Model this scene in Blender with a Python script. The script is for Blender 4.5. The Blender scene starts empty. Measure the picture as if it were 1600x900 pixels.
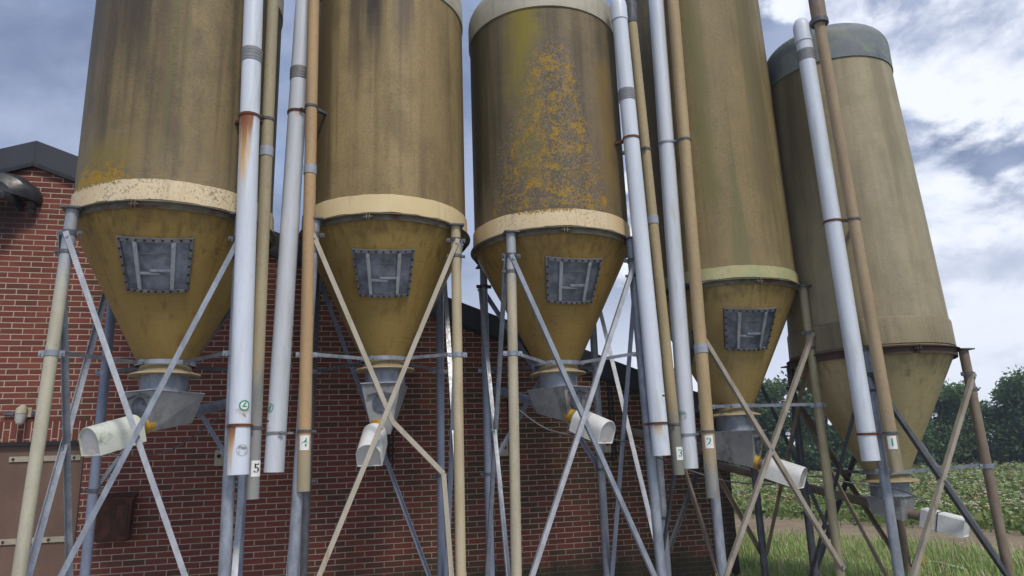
import bpy, math, random
from mathutils import Vector, Matrix
R = math.radians
rnd = random.Random(7)
sc = bpy.context.scene
col = sc.collection

# ------------------------------------------------------------------ camera
EYE = 1.586
F_PX, PITCH, ROLL, YAW = 1116.75, R(13.603), R(-2.078), R(14.559)
fw = Vector((0, math.cos(PITCH), math.sin(PITCH)))
rt0 = Vector((1, 0, 0)); up0 = rt0.cross(fw)
rt = rt0 * math.cos(ROLL) + up0 * math.sin(ROLL)
up = -rt0 * math.sin(ROLL) + up0 * math.cos(ROLL)
cam = bpy.data.cameras.new('camera'); co = bpy.data.objects.new('camera', cam); col.objects.link(co)
m = Matrix.Identity(4)
for i in range(3):
    m[i][0], m[i][1], m[i][2] = rt[i], up[i], -fw[i]
m.translation = (0, 0, EYE)
co.matrix_world = m
cam.sensor_width = 36; cam.lens = F_PX / 1600 * 36; cam.clip_end = 2000; cam.clip_start = .05
sc.camera = co

# ------------------------------------------------------------------ node helpers
class N:
    """small helper round one node tree"""
    def __init__(s, nt): s.t = nt; s.l = nt.links
    def new(s, typ, **kw):
        n = s.t.nodes.new(typ)
        for k, v in kw.items(): setattr(n, k, v)
        return n
    def put(s, sock, v):
        if v is None: return
        if hasattr(v, 'links'): s.l.new(v, sock)
        else:
            if isinstance(v, (tuple, list)) and len(v) == 3 and sock.type == 'RGBA': v = (*v, 1)
            sock.default_value = v
    def coords(s, offset=(0, 0, 0), scale=(1, 1, 1), vec=None):
        if vec is None: vec = s.new('ShaderNodeTexCoord').outputs['Object']
        mp = s.new('ShaderNodeMapping'); s.put(mp.inputs['Vector'], vec)
        mp.inputs['Location'].default_value = offset; mp.inputs['Scale'].default_value = scale
        return mp.outputs[0]
    def noise(s, vec, scale=5, detail=4, rough=.55, dist=0):
        n = s.new('ShaderNodeTexNoise'); s.put(n.inputs['Vector'], vec)
        n.inputs['Scale'].default_value = scale; n.inputs['Detail'].default_value = detail
        n.inputs['Roughness'].default_value = rough; n.inputs['Distortion'].default_value = dist
        return n.outputs[0]
    def step(s, v, a, b, lo=0., hi=1., smooth=True):
        n = s.new('ShaderNodeMapRange'); n.interpolation_type = 'SMOOTHSTEP' if smooth else 'LINEAR'
        s.put(n.inputs[0], v)
        for i, x in enumerate((a, b, lo, hi)): n.inputs[i + 1].default_value = x
        n.clamp = True
        return n.outputs[0]
    def math(s, op, a, b=None, c=None):
        n = s.new('ShaderNodeMath', operation=op)
        for i, x in enumerate((a, b, c)):
            if x is not None: s.put(n.inputs[i], x)
        return n.outputs[0]
    def mix(s, fac, a, b, mode='MIX'):
        n = s.new('ShaderNodeMixRGB', blend_type=mode)
        s.put(n.inputs[0], fac); s.put(n.inputs[1], a); s.put(n.inputs[2], b)
        return n.outputs[0]
    def sep(s, vec):
        n = s.new('ShaderNodeSeparateXYZ'); s.put(n.inputs[0], vec); return n.outputs
    def comb(s, x, y, z):
        n = s.new('ShaderNodeCombineXYZ')
        for i, v in enumerate((x, y, z)): s.put(n.inputs[i], v)
        return n.outputs[0]
    def bump(s, h, strength=.3, dist=.01):
        n = s.new('ShaderNodeBump'); s.put(n.inputs['Height'], h)
        n.inputs['Strength'].default_value = strength; n.inputs['Distance'].default_value = dist
        return n.outputs[0]

def newmat(name):
    mt = bpy.data.materials.new(name); mt.use_nodes = True
    n = N(mt.node_tree); b = mt.node_tree.nodes['Principled BSDF']
    return mt, n, b
def obj_xyz(n): return n.new('ShaderNodeTexCoord').outputs['Object']
def rand_offset(n, scale=(1, 1, 1), k=13.):
    """object coordinates moved by a random amount per object, so that no two alike"""
    rn = n.new('ShaderNodeObjectInfo').outputs['Random']
    rx = n.math('MULTIPLY', rn, k)
    add = n.new('ShaderNodeVectorMath', operation='ADD')
    n.put(add.inputs[0], n.coords(scale=scale)); n.put(add.inputs[1], n.comb(rx, n.math('MULTIPLY', rx, 1.7), n.math('MULTIPLY', rx, .6)))
    return add.outputs[0]

def generic(name, c1, c2, rough=.6, metal=0., scale=(6, 6, 6), nsc=1., lo=.35, hi=.65, grime=None, gr=(.55, .75),
            gscale=(9, 9, 1.2), bump=.12, fine=True, spec=.4):
    mt, n, b = newmat(name)
    v = rand_offset(n, scale)
    c = n.mix(n.step(n.noise(v, nsc, 6, .6), lo, hi), c1, c2)
    if grime:
        g = n.step(n.noise(rand_offset(n, gscale, 7.), 1, 6, .65), *gr)
        c = n.mix(g, c, grime)
    fn = n.noise(rand_offset(n, (60, 60, 60)), 1, 3, .6)
    if fine: c = n.mix(n.step(fn, .3, .75, 0, .28), c, tuple(x * .6 for x in c1))
    n.put(b.inputs['Base Color'], c)
    n.put(b.inputs['Roughness'], n.step(n.noise(v, 3, 3), .2, .8, max(rough - .12, .05), min(rough + .12, 1)))
    b.inputs['Metallic'].default_value = metal
    b.inputs['Specular IOR Level'].default_value = spec
    if bump: n.put(b.inputs['Normal'], n.bump(fn, bump, .004))
    return mt

MAT = {}
MAT['galv'] = generic('galvanised_steel', (.33, .37, .44), (.22, .25, .31), .5, .35, (14, 14, 6), grime=(.17, .16, .15), gr=(.6, .8))
MAT['galv_light'] = generic('bright_zinc_steel', (.50, .53, .58), (.36, .39, .44), .45, .35, (14, 14, 8), grime=(.26, .25, .22), gr=(.62, .8))
MAT['galv_blue'] = generic('blue_grey_steel_pipe', (.27, .32, .44), (.20, .24, .34), .5, .25, (10, 10, 3), grime=(.14, .14, .15), gr=(.6, .8))
MAT['galv_dark'] = generic('dull_dark_steel', (.13, .14, .17), (.08, .085, .10), .6, .3, (14, 14, 6), grime=(.07, .05, .04))
MAT['hatch'] = generic('hatch_zinc_sheet', (.20, .225, .285), (.095, .11, .15), .5, .45, (9, 9, 9), grime=(.09, .09, .11), gr=(.5, .75), gscale=(7, 7, 4))
MAT['hatch_frame'] = generic('hatch_zinc_frame', (.22, .23, .265), (.12, .13, .155), .55, .4, (9, 9, 9), grime=(.06, .06, .07))
MAT['bar_zinc'] = generic('hatch_zinc_bar', (.36, .38, .43), (.26, .28, .33), .5, .35, (9, 9, 9), grime=(.14, .14, .16))
MAT['bolt'] = generic('black_bolt', (.02, .02, .022), (.035, .03, .028), .6, .3)
MAT['cream_leg'] = generic('cream_green_pipe', (.45, .43, .33), (.38, .37, .27), .6, 0, (7, 7, 2), grime=(.24, .22, .15), gr=(.6, .8))
MAT['cream'] = generic('cream_pipe', (.48, .42, .29), (.40, .34, .22), .6, 0, (7, 7, 2), grime=(.25, .20, .12), gr=(.6, .8))
MAT['tan_brace'] = generic('tan_painted_bar', (.43, .40, .34), (.36, .33, .27), .6, 0, (7, 7, 3), grime=(.25, .20, .14))
MAT['brown_bar'] = generic('grey_brown_bar', (.38, .35, .30), (.28, .25, .21), .6, .15, (8, 8, 3), grime=(.14, .11, .08))
MAT['brown_leg'] = generic('brown_weathered_pipe', (.27, .22, .17), (.19, .15, .12), .7, .1, (8, 8, 3), grime=(.16, .08, .04), gr=(.55, .75))
MAT['olive_leg'] = generic('olive_stained_pipe', (.33, .30, .20), (.25, .23, .16), .7, .1, (8, 8, 3), grime=(.18, .15, .08))
MAT['rust'] = generic('rusty_iron', (.17, .065, .03), (.08, .03, .02), .85, .1, (18, 18, 18), grime=(.05, .02, .015))
MAT['ring_rust'] = generic('dark_red_ring', (.095, .050, .042), (.06, .038, .034), .75, .1, (5, 5, 9), grime=(.045, .035, .03))
MAT['rustbox'] = generic('rusty_brown_box', (.10, .038, .024), (.045, .018, .013), .75, .1, (12, 12, 5), grime=(.16, .07, .03), gr=(.62, .7))
MAT['yellow'] = generic('yellow_plastic', (.50, .32, .04), (.34, .20, .03), .55, 0, (9, 9, 9), grime=(.12, .09, .03))
MAT['white_cover'] = generic('white_cover_plastic', (.72, .74, .76), (.62, .65, .67), .4, 0, (6, 6, 6), grime=(.48, .50, .42), gr=(.6, .78), gscale=(6, 6, 6))
MAT['mossy_cover'] = generic('mossy_cover_plastic', (.60, .64, .60), (.36, .42, .30), .5, 0, (5, 5, 5), lo=.48, hi=.68, grime=(.22, .26, .15), gr=(.55, .75), gscale=(9, 9, 9))
MAT['cover_end'] = generic('grey_cover_end', (.55, .56, .58), (.47, .48, .50), .5, 0, (4, 4, 4))
MAT['outlet'] = generic('cream_outlet_ring', (.36, .30, .18), (.27, .22, .13), .6, 0, (7, 7, 7), grime=(.15, .12, .07))
MAT['slate'] = generic('dark_blue_roof_sheet', (.040, .044, .062), (.030, .033, .047), .5, .0, (1.5, 1.5, 1.5))
MAT['black_trim'] = generic('black_trim', (.012, .012, .015), (.02, .02, .024), .5)
MAT['door'] = generic('brown_door_sheet', (.165, .105, .080), (.125, .082, .066), .8, 0, (2.5, 2.5, 1.2), grime=(.22, .155, .125), gr=(.55, .8), gscale=(2, 2, 2))
MAT['door_strap'] = generic('pale_door_strap', (.40, .36, .29), (.32, .29, .23), .6, .1, grime=(.2, .16, .12))
MAT['cable'] = generic('grey_cable', (.16, .16, .17), (.12, .12, .13), .6)
MAT['socket'] = generic('cream_socket_plastic', (.46, .43, .33), (.40, .37, .28), .5)
MAT['lamp_glass'] = generic('frosted_lamp_glass', (.50, .51, .52), (.36, .36, .37), .35, 0, (14, 14, 14))
MAT['duct'] = generic('black_ventilator', (.030, .032, .040), (.018, .019, .024), .4, .0, (6, 6, 6), grime=(.06, .06, .065))
MAT['label_white'] = generic('white_label', (.74, .76, .78), (.70, .73, .74), .5, fine=False, bump=0)
MAT['ink_green'] = generic('green_ink', (.03, .24, .14), (.05, .30, .19), .5, fine=False, bump=0)
MAT['ink_black'] = generic('black_ink', (.02, .02, .035), (.03, .03, .045), .5, fine=False, bump=0)
MAT['ink_grey'] = generic('grey_ink', (.20, .20, .22), (.25, .25, .27), .5, fine=False, bump=0)
MAT['coupling'] = generic('grey_coupling', (.24, .25, .28), (.19, .20, .22), .55, 0, (20, 20, 40))
MAT['coupling_blue'] = generic('blue_grey_tape', (.34, .37, .44), (.27, .30, .36), .5, 0, (30, 30, 30))
MAT['pink'] = generic('pale_pink_sticker', (.62, .50, .48), (.6, .5, .5), .5, fine=False, bump=0)

# ------------------------------------------------------------------ mesh helpers
class MB:
    def __init__(s): s.v = []; s.f = []; s.m = []
    def face(s, idx, mi=0): s.f.append(tuple(idx)); s.m.append(mi)
    def add(s, vs):
        k = len(s.v); s.v += [tuple(v) for v in vs]; return k
    def box(s, c, ax, ay, az, mi=0):
        c, ax, ay, az = map(Vector, (c, ax, ay, az))
        k = s.add([c + sx * ax + sy * ay + sz * az for sz in (-1, 1) for sy in (-1, 1) for sx in (-1, 1)])
        for q in ((0, 2, 3, 1), (4, 5, 7, 6), (0, 1, 5, 4), (2, 6, 7, 3), (0, 4, 6, 2), (1, 3, 7, 5)): s.face([k + i for i in q], mi)
    def hexa(s, p, mi=0):
        """8 corners: bottom ring 0-3, top ring 4-7, both counter-clockwise seen from above"""
        k = s.add(p)
        for q in ((3, 2, 1, 0), (4, 5, 6, 7), (0, 1, 5, 4), (1, 2, 6, 5), (2, 3, 7, 6), (3, 0, 4, 7)): s.face([k + i for i in q], mi)
    def tube(s, pts, r, n=20, caps=True, mi=0, hollow=0):
        pts = [Vector(p) for p in pts]
        rs = r if isinstance(r, (list, tuple)) else [r] * len(pts)
        rings = []; prev = None
        for i, p in enumerate(pts):
            d = (pts[min(i + 1, len(pts) - 1)] - pts[max(i - 1, 0)]).normalized()
            if prev is None:
                a = Vector((0, 0, 1)) if abs(d.z) < .9 else Vector((1, 0, 0))
                a = (a - d * a.dot(d)).normalized()
            else: a = (prev - d * prev.dot(d)).normalized()
            prev = a; b = d.cross(a)
            rings.append(s.add([p + (a * math.cos(t) + b * math.sin(t)) * rs[i] for t in (2 * math.pi * j / n for j in range(n))]))
        for i in range(len(pts) - 1):
            for j in range(n):
                k = (j + 1) % n
                s.face((rings[i] + j, rings[i] + k, rings[i + 1] + k, rings[i + 1] + j), mi)
        if caps:
            s.face([rings[0] + j for j in reversed(range(n))], mi)
            if not hollow: s.face([rings[-1] + j for j in range(n)], mi)
    def lathe(s, prof, n=64, mi=0, c=(0, 0), a0=0, a1=360, close=False):
        full = abs(a1 - a0) >= 360; cnt = n if full else n + 1
        rings = []
        for (r, z) in prof:
            rings.append(s.add([(c[0] + r * math.sin(t), c[1] - r * math.cos(t), z) for t in (R(a0 + (a1 - a0) * j / n) for j in range(cnt))]))
        m = len(prof)
        for i in range(m if close else m - 1):
            p, q = rings[i], rings[(i + 1) % m]
            for j in range(n):
                k = (j + 1) % cnt
                s.face((p + j, p + k, q + k, q + j), mi)
        if close and not full:
            s.face([rings[i] for i in range(m)], mi); s.face([rings[i] + n for i in reversed(range(m))], mi)
        return rings
    def patch(s, c, r, z0, z1, az, half, n=8, mi=0, thick=.002):
        """thin label lying on a vertical pipe of radius r with axis c"""
        P = []
        for rr in (r + .0008, r + .0008 + thick):
            for z in (z0, z1):
                P.append(s.add([(c[0] + rr * math.sin(t), c[1] - rr * math.cos(t), z) for t in (az - half + 2 * half * j / n for j in range(n + 1))]))
        a, b, d, e = P
        for j in range(n):
            s.face((d + j, d + j + 1, e + j + 1, e + j), mi)
            s.face((b + j, e + j, e + j + 1, b + j + 1), mi); s.face((a + j, a + j + 1, d + j + 1, d + j), mi)
        s.face((a, d, e, b), mi); s.face((a + n, b + n, e + n, d + n), mi)
    def angle(s, p0, p1, out, w=.042, t=.005, mi=0):
        """an L-profile steel bar"""
        p0, p1, out = Vector(p0), Vector(p1), Vector(out)
        u = (p1 - p0); L = u.length; u.normalize(); out = (out - u * out.dot(u)).normalized(); sd = u.cross(out)
        c = (p0 + p1) / 2
        s.box(c, u * L / 2, sd * w / 2, out * t / 2, mi)
        s.box(c + sd * (w / 2 - t / 2) - out * (w / 2 + t / 2 + .0005), u * L / 2, sd * t / 2, out * w / 2, mi)
    def text(s, body, size, fn, mi=0, bold=0.0):
        cu = bpy.data.curves.new('t', 'FONT'); cu.body = body; cu.size = size; cu.align_x = 'CENTER'; cu.align_y = 'CENTER'
        cu.offset = bold; cu.resolution_u = 3; cu.extrude = 0
        ob = bpy.data.objects.new('t', cu); me = ob.to_mesh()
        k = s.add([fn(v.co.x, v.co.y) for v in me.vertices])
        for p in me.polygons: s.face([k + i for i in p.vertices], mi)
        ob.to_mesh_clear(); bpy.data.objects.remove(ob); bpy.data.curves.remove(cu)
    def build(s, name, mats, parent=None, sharp=35, smooth=True):
        me = bpy.data.meshes.new(name); me.from_pydata(s.v, [], s.f)
        if not isinstance(mats, (list, tuple)): mats = [mats]
        for q in mats: me.materials.append(q)
        me.polygons.foreach_set('material_index', s.m)
        if smooth:
            me.polygons.foreach_set('use_smooth', [True] * len(s.f)); me.set_sharp_from_angle(angle=R(sharp))
        me.update()
        o = bpy.data.objects.new(name, me); col.objects.link(o)
        if parent: o.parent = parent
        return o

def tag(o, label=None, cat=None, group=None, kind=None):
    for k, v in (('label', label), ('category', cat), ('group', group), ('kind', kind)):
        if v: o[k] = v
    return o
def empty(name, loc, rz=0.):
    o = bpy.data.objects.new(name, None); o.location = loc; o.rotation_euler = (0, 0, rz); o.empty_display_size = .3
    col.objects.link(o); return o

# ------------------------------------------------------------------ silo materials
def silo_body_mat(name, seed, base, light, dark, dark_amt=(.48, .66), green=None, green_amt=(.6, .75), lichen=None, stain=None,
                  crust=None, fine_speck=.5, foot=None):
    mt, n, b = newmat(name)
    o = (seed * 3.1, seed * 1.7, seed * .9)
    xyz = obj_xyz(n); X, Y, Z = n.sep(xyz)
    broad = n.noise(n.coords(o, (2.4, 2.4, .12), xyz), 1, 3, .5)
    streak = n.noise(n.coords(o, (5, 5, .13), xyz), 1, 4, .55, .12)
    thin = n.noise(n.coords(o, (15, 15, .3), xyz), 1, 4, .55, .1)
    grain = n.noise(n.coords(o, (70, 70, 55), xyz), 1, 4, .65)
    blot = n.noise(n.coords(o, (4, 4, 3.2), xyz), 1, 6, .62)
    weave = n.noise(n.coords(o, (9, 9, 120), xyz), 1, 3, .6)
    c = n.mix(n.step(broad, .34, .66), base, light)
    c = n.mix(n.step(blot, .42, .72, 0, .55), c, tuple(x * .72 for x in base))
    c = n.mix(n.math('MULTIPLY', n.step(streak, *dark_amt), .62), c, dark)
    dirt = n.noise(n.coords((o[0] + 3, o[1], o[2]), (3.2, 3.2, 1.3), xyz), 1, 7, .66)
    c = n.mix(n.math('MULTIPLY', n.step(dirt, .46, .66), .5), c, dark)
    c = n.mix(n.step(dirt, .46, .30, 0, .35), c, tuple(x * 1.1 for x in light))
    c = n.mix(.12, c, (.17, .165, .15))
    c = n.mix(n.step(thin, .52, .78, 0, .4), c, tuple(x * .75 for x in dark))
    c = n.mix(n.step(thin, .48, .24, 0, .45), c, light)
    if green:
        g = n.noise(n.coords((o[0] + 9, o[1], o[2]), (5, 5, .22), xyz), 1, 4, .55)
        c = n.mix(n.math('MULTIPLY', n.step(g, *green_amt), .75), c, green)
    # weathering: pale specks and dark pores
    c = n.mix(n.step(grain, .5, .72, 0, fine_speck), c, tuple(x * .55 for x in dark))
    c = n.mix(n.step(grain, .42, .27, 0, fine_speck * .8), c, tuple(min(x * 1.35, .8) for x in light))
    if foot:      # paler, blotchy zone of old crust low on the wall: (z0, z1, colour)
        f0 = n.math('MULTIPLY', n.step(n.math('ADD', Z, n.math('MULTIPLY', blot, .5)), foot[1], foot[0]), n.step(grain, .45, .6, 0, .7))
        c = n.mix(f0, c, foot[2])
    for st in (stain or []):     # (x, halfwidth, z_from, z_to, colour, amount): a run-down stain with ragged lower end; edge entries also paint in shade
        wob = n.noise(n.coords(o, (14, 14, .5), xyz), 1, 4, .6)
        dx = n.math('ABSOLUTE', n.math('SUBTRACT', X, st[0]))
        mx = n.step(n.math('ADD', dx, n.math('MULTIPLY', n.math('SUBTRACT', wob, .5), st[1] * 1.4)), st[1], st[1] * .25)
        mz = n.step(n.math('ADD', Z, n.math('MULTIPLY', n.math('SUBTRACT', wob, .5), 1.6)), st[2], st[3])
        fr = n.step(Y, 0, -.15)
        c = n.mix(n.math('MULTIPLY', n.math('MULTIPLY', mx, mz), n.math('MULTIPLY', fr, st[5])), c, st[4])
    if crust:     # (x, halfwidth, z0, z1): yellow-green algae run
        for (cx, hw, z0, z1, cc, am) in crust:
            dx = n.math('ABSOLUTE', n.math('SUBTRACT', X, cx))
            mx = n.step(n.math('ADD', dx, n.math('MULTIPLY', n.math('SUBTRACT', blot, .5), .25)), hw, 0)
            mz = n.math('MULTIPLY', n.step(Z, z0, z0 + .4), n.step(Z, z1, z1 - .3))
            c = n.mix(n.math('MULTIPLY', n.math('MULTIPLY', mx, mz), am), c, cc)
    if lichen:
        for (cx, hw, z0, z1, dens) in lichen:
            dx = n.math('ABSOLUTE', n.math('SUBTRACT', X, cx))
            zz = n.step(Z, z0, z1, 0, 1, False)                  # 0 low .. 1 high
            halfw = n.math('MULTIPLY', n.math('SUBTRACT', 1.35, zz), hw)
            mx = n.math('SUBTRACT', 1, n.math('DIVIDE', dx, halfw))
            mz = n.math('MULTIPLY', n.step(Z, z0 - .02, z0 + .12), n.step(Z, z1, z1 - .45))
            reg = n.math('MULTIPLY', n.math('MULTIPLY', n.step(mx, 0, .5), mz), n.step(Y, .1, -.1))
            clump = n.noise(n.coords((o[0], o[1] + 4, o[2]), (9, 9, 9), xyz), 1, 5, .7, .3)
            fl = n.noise(n.coords(o, (52, 52, 52), xyz), 1, 4, .62, .5)
            v = n.math('ADD', n.math('ADD', n.math('MULTIPLY', clump, .85), n.math('MULTIPLY', fl, 1.05)), n.math('MULTIPLY', reg, .27 * dens))
            lf = n.step(v, 1.235, 1.29)
            gf = n.math('MULTIPLY', n.step(n.noise(n.coords((3, 1, 2), (60, 60, 60), xyz), 1, 3, .6), .52, .6), n.math('MULTIPLY', reg, .75))
            c = n.mix(n.math('MULTIPLY', reg, .5), c, (.085, .066, .055))
            c = n.mix(gf, c, (.20, .185, .18))
            lc = n.mix(n.step(fl, .35, .65), (.42, .25, .022), (.25, .155, .016))
            c = n.mix(n.math('MULTIPLY', lf, n.step(reg, .02, .2)), c, lc)
    n.put(b.inputs['Base Color'], c)
    n.put(b.inputs['Roughness'], n.step(streak, .3, .7, .5, .72)); b.inputs['Specular IOR Level'].default_value = .3
    c_w = n.step(weave, .45, .75, 0, .22); c = n.mix(c_w, c, tuple(x * .7 for x in base)); n.put(b.inputs['Base Color'], c)
    h = n.math('ADD', n.math('MULTIPLY', grain, .6), n.math('ADD', n.math('MULTIPLY', weave, .6), n.math('MULTIPLY', blot, 1.2)))
    n.put(b.inputs['Normal'], n.bump(h, .35, .006))
    return mt

def silo_cone_mat(name, seed, base, warm, dirt, ring=3.7):
    mt, n, b = newmat(name)
    o = (seed * 2.3, seed * 1.1, seed * .7)
    xyz = obj_xyz(n); X, Y, Z = n.sep(xyz)
    broad = n.noise(n.coords(o, (2.5, 2.5, .8), xyz), 1, 4, .55)
    streak = n.noise(n.coords(o, (10, 10, .9), xyz), 1, 5, .6, .2)
    weave = n.noise(n.coords(o, (7, 7, 95), xyz), 1, 4, .62)
    grain = n.noise(n.coords(o, (80, 80, 80), xyz), 1, 3, .6)
    c = n.mix(n.step(broad, .36, .64), base, warm)
    c = n.mix(n.step(streak, .53, .74, 0, .6), c, dirt)
    ang = n.math('ARCTAN2', X, n.math('MULTIPLY', Y, -1))
    for sa in (-.95, .62):
        da = n.math('ABSOLUTE', n.math('SUBTRACT', n.math('ADD', ang, n.math('MULTIPLY', n.math('SUBTRACT', grain, .5), .02)), sa + .11 * math.sin(seed)))
        c = n.mix(n.step(da, .016, .004, 0, .5), c, tuple(x * .8 for x in dirt))
        c = n.mix(n.step(da, .10, .05, 0, .22), c, warm)
    drip = n.noise(n.coords((seed * 5, seed, 1), (16, 16, .55), xyz), 1, 4, .55)
    c = n.mix(n.step(drip, .58, .72, 0, .55), c, dirt)
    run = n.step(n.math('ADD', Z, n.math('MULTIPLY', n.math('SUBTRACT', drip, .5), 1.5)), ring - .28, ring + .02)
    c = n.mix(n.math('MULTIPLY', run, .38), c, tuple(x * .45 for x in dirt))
    pale = n.noise(n.coords((seed, seed * 5, 1), (13, 13, .8), xyz), 1, 4, .55)
    c = n.mix(n.step(pale, .60, .74, 0, .35), c, tuple(min(1, x * 1.5) for x in warm))
    c = n.mix(n.step(weave, .5, .75, 0, .35), c, tuple(x * .62 for x in base))
    c = n.mix(n.step(weave, .44, .25, 0, .3), c, tuple(min(1, x * 1.3) for x in warm))
    n.put(b.inputs['Base Color'], c); n.put(b.inputs['Roughness'], n.step(broad, .3, .7, .42, .6)); b.inputs['Specular IOR Level'].default_value = .35
    n.put(b.inputs['Normal'], n.bump(n.math('ADD', weave, n.math('MULTIPLY', grain, .4)), .25, .004))
    return mt

def band_mat(name, seed, base, base2, speck, amt=(.52, .62), tint=None, edge=None):
    mt, n, b = newmat(name)
    o = (seed * 2.9, seed * 1.3, seed)
    xyz = obj_xyz(n); X, Y, Z = n.sep(xyz)
    big = n.noise(n.coords(o, (1.6, 1.6, 1.6), xyz), 1, 4, .55)
    sp = n.noise(n.coords(o, (55, 55, 40), xyz), 1, 5, .7)
    st = n.noise(n.coords(o, (14, 14, 2), xyz), 1, 5, .6)
    c = n.mix(n.step(big, .38, .62), base, base2)
    c = n.mix(n.step(st, .5, .75, 0, .5), c, tuple(x * .55 for x in base2))
    v = n.math('ADD', sp, n.math('MULTIPLY', n.math('SUBTRACT', big, .5), .35))
    c = n.mix(n.step(v, amt[0], amt[1], 0, .85), c, speck)
    if tint: c = n.mix(n.step(n.noise(n.coords(o, (4, 4, 6), xyz), 1, 5, .6), .42, .6, 0, .8), c, tint)
    for (cx, hw, z0, cc) in (edge or []):      # lichen creeping over the upper edge
        dx = n.math('ABSOLUTE', n.math('SUBTRACT', X, cx))
        e = n.math('ADD', n.math('ADD', n.step(dx, hw, hw * .4, 0, .3), n.step(Z, z0 - .1, z0, 0, .25)), n.math('MULTIPLY', sp, .5))
        c = n.mix(n.step(e, .72, .8), c, cc)
    n.put(b.inputs['Base Color'], c); b.inputs['Roughness'].default_value = .65
    n.put(b.inputs['Normal'], n.bump(sp, .3, .005))
    return mt

def white_pipe_mat(name, seed, rust=None, dirt=.25):
    mt, n, b = newmat(name)
    xyz = obj_xyz(n); X, Y, Z = n.sep(xyz); o = (seed, seed * 2, seed * .7)
    big = n.noise(n.coords(o, (8, 8, .8), xyz), 1, 5, .6)
    c = n.mix(n.step(big, .4, .7), (.60, .66, .77), (.53, .585, .68))
    g = n.noise(n.coords(o, (20, 20, 2.2), xyz), 1, 6, .66)
    c = n.mix(n.step(g, .56, .78, 0, dirt), c, (.34, .33, .29))
    fine = n.noise(n.coords(o, (60, 60, 9), xyz), 1, 5, .65)
    c = n.mix(n.step(fine, .56, .74, 0, .38), c, (.33, .35, .36))
    up_ = n.noise(n.coords((seed, 3, 1), (5, 5, .5), xyz), 1, 3, .5)
    c = n.mix(n.math('MULTIPLY', n.step(up_, .5, .68), n.step(g, .42, .6, 0, .5)), c, (.36, .39, .33))
    for (cx, hw, ztop, ln, am) in (rust or []):
        w = n.noise(n.coords(o, (45, 45, 1.5), xyz), 1, 4, .6)
        dx = n.math('ABSOLUTE', n.math('SUBTRACT', X, cx))
        dn = n.math('DIVIDE', n.math('SUBTRACT', ztop, Z), ln)     # 0 at the clamp, 1 at the end of the run
        reach = n.step(n.math('ADD', n.math('ADD', n.math('MULTIPLY', n.math('DIVIDE', dx, hw), .55), dn), n.math('MULTIPLY', n.math('SUBTRACT', w, .5), 1.6)), .95, .35)
        k = n.math('MULTIPLY', reach, n.math('MULTIPLY', n.step(Z, ztop + .006, ztop), n.step(Y, 0.0, -.4)))
        rc = n.mix(n.step(dn, .0, .5), (.20, .06, .018), (.56, .36, .13))
        c = n.mix(n.math('MULTIPLY', k, am), c, rc)
    n.put(b.inputs['Base Color'], c); n.put(b.inputs['Roughness'], n.step(big, .3, .7, .32, .5)); b.inputs['Specular IOR Level'].default_value = .45
    return mt

def tan_pipe_mat(name, seed, c1, c2, lower, zsplit, blotch=(.30, .15, .05)):
    mt, n, b = newmat(name)
    xyz = obj_xyz(n); X, Y, Z = n.sep(xyz); o = (seed, seed * 2, seed * .7)
    big = n.noise(n.coords(o, (6, 6, 1.2), xyz), 1, 5, .6)
    sp = n.noise(n.coords(o, (40, 40, 25), xyz), 1, 5, .65)
    c = n.mix(n.step(big, .38, .64), c1, c2)
    c = n.mix(n.step(sp, .54, .7, 0, .5), c, blotch)
    c = n.mix(n.step(sp, .42, .3, 0, .4), c, tuple(min(x * 1.35, .8) for x in c1))
    lo = n.mix(n.step(big, .4, .6), lower, tuple(x * .7 for x in lower))
    c = n.mix(n.step(n.math('ADD', Z, n.math('MULTIPLY', n.math('SUBTRACT', sp, .5), .7)), zsplit + .15, zsplit - .15), c, lo)
    n.put(b.inputs['Base Color'], c); b.inputs['Roughness'].default_value = .7
    n.put(b.inputs['Normal'], n.bump(sp, .3, .004))
    return mt

def two_tone_leg(name, upper, lower, z):
    mt, n, b = newmat(name)
    xyz = obj_xyz(n); X, Y, Z = n.sep(xyz)
    big = n.noise(n.coords((1, 2, 3), (10, 10, 2.5), xyz), 1, 5, .6); sp = n.noise(n.coords((0, 0, 0), (50, 50, 30), xyz), 1, 4, .6)
    u = n.mix(n.step(big, .4, .62), upper, tuple(x * .75 for x in upper)); l = n.mix(n.step(big, .4, .65), lower, tuple(x * .82 for x in lower))
    c = n.mix(n.step(n.math('ADD', Z, n.math('MULTIPLY', n.math('SUBTRACT', big, .5), .6)), z - .3, z + .25), l, u)
    c = n.mix(n.step(sp, .55, .75, 0, .4), c, (.14, .13, .10))
    n.put(b.inputs['Base Color'], c); b.inputs['Roughness'].default_value = .55; b.inputs['Metallic'].default_value = .12
    return mt

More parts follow.
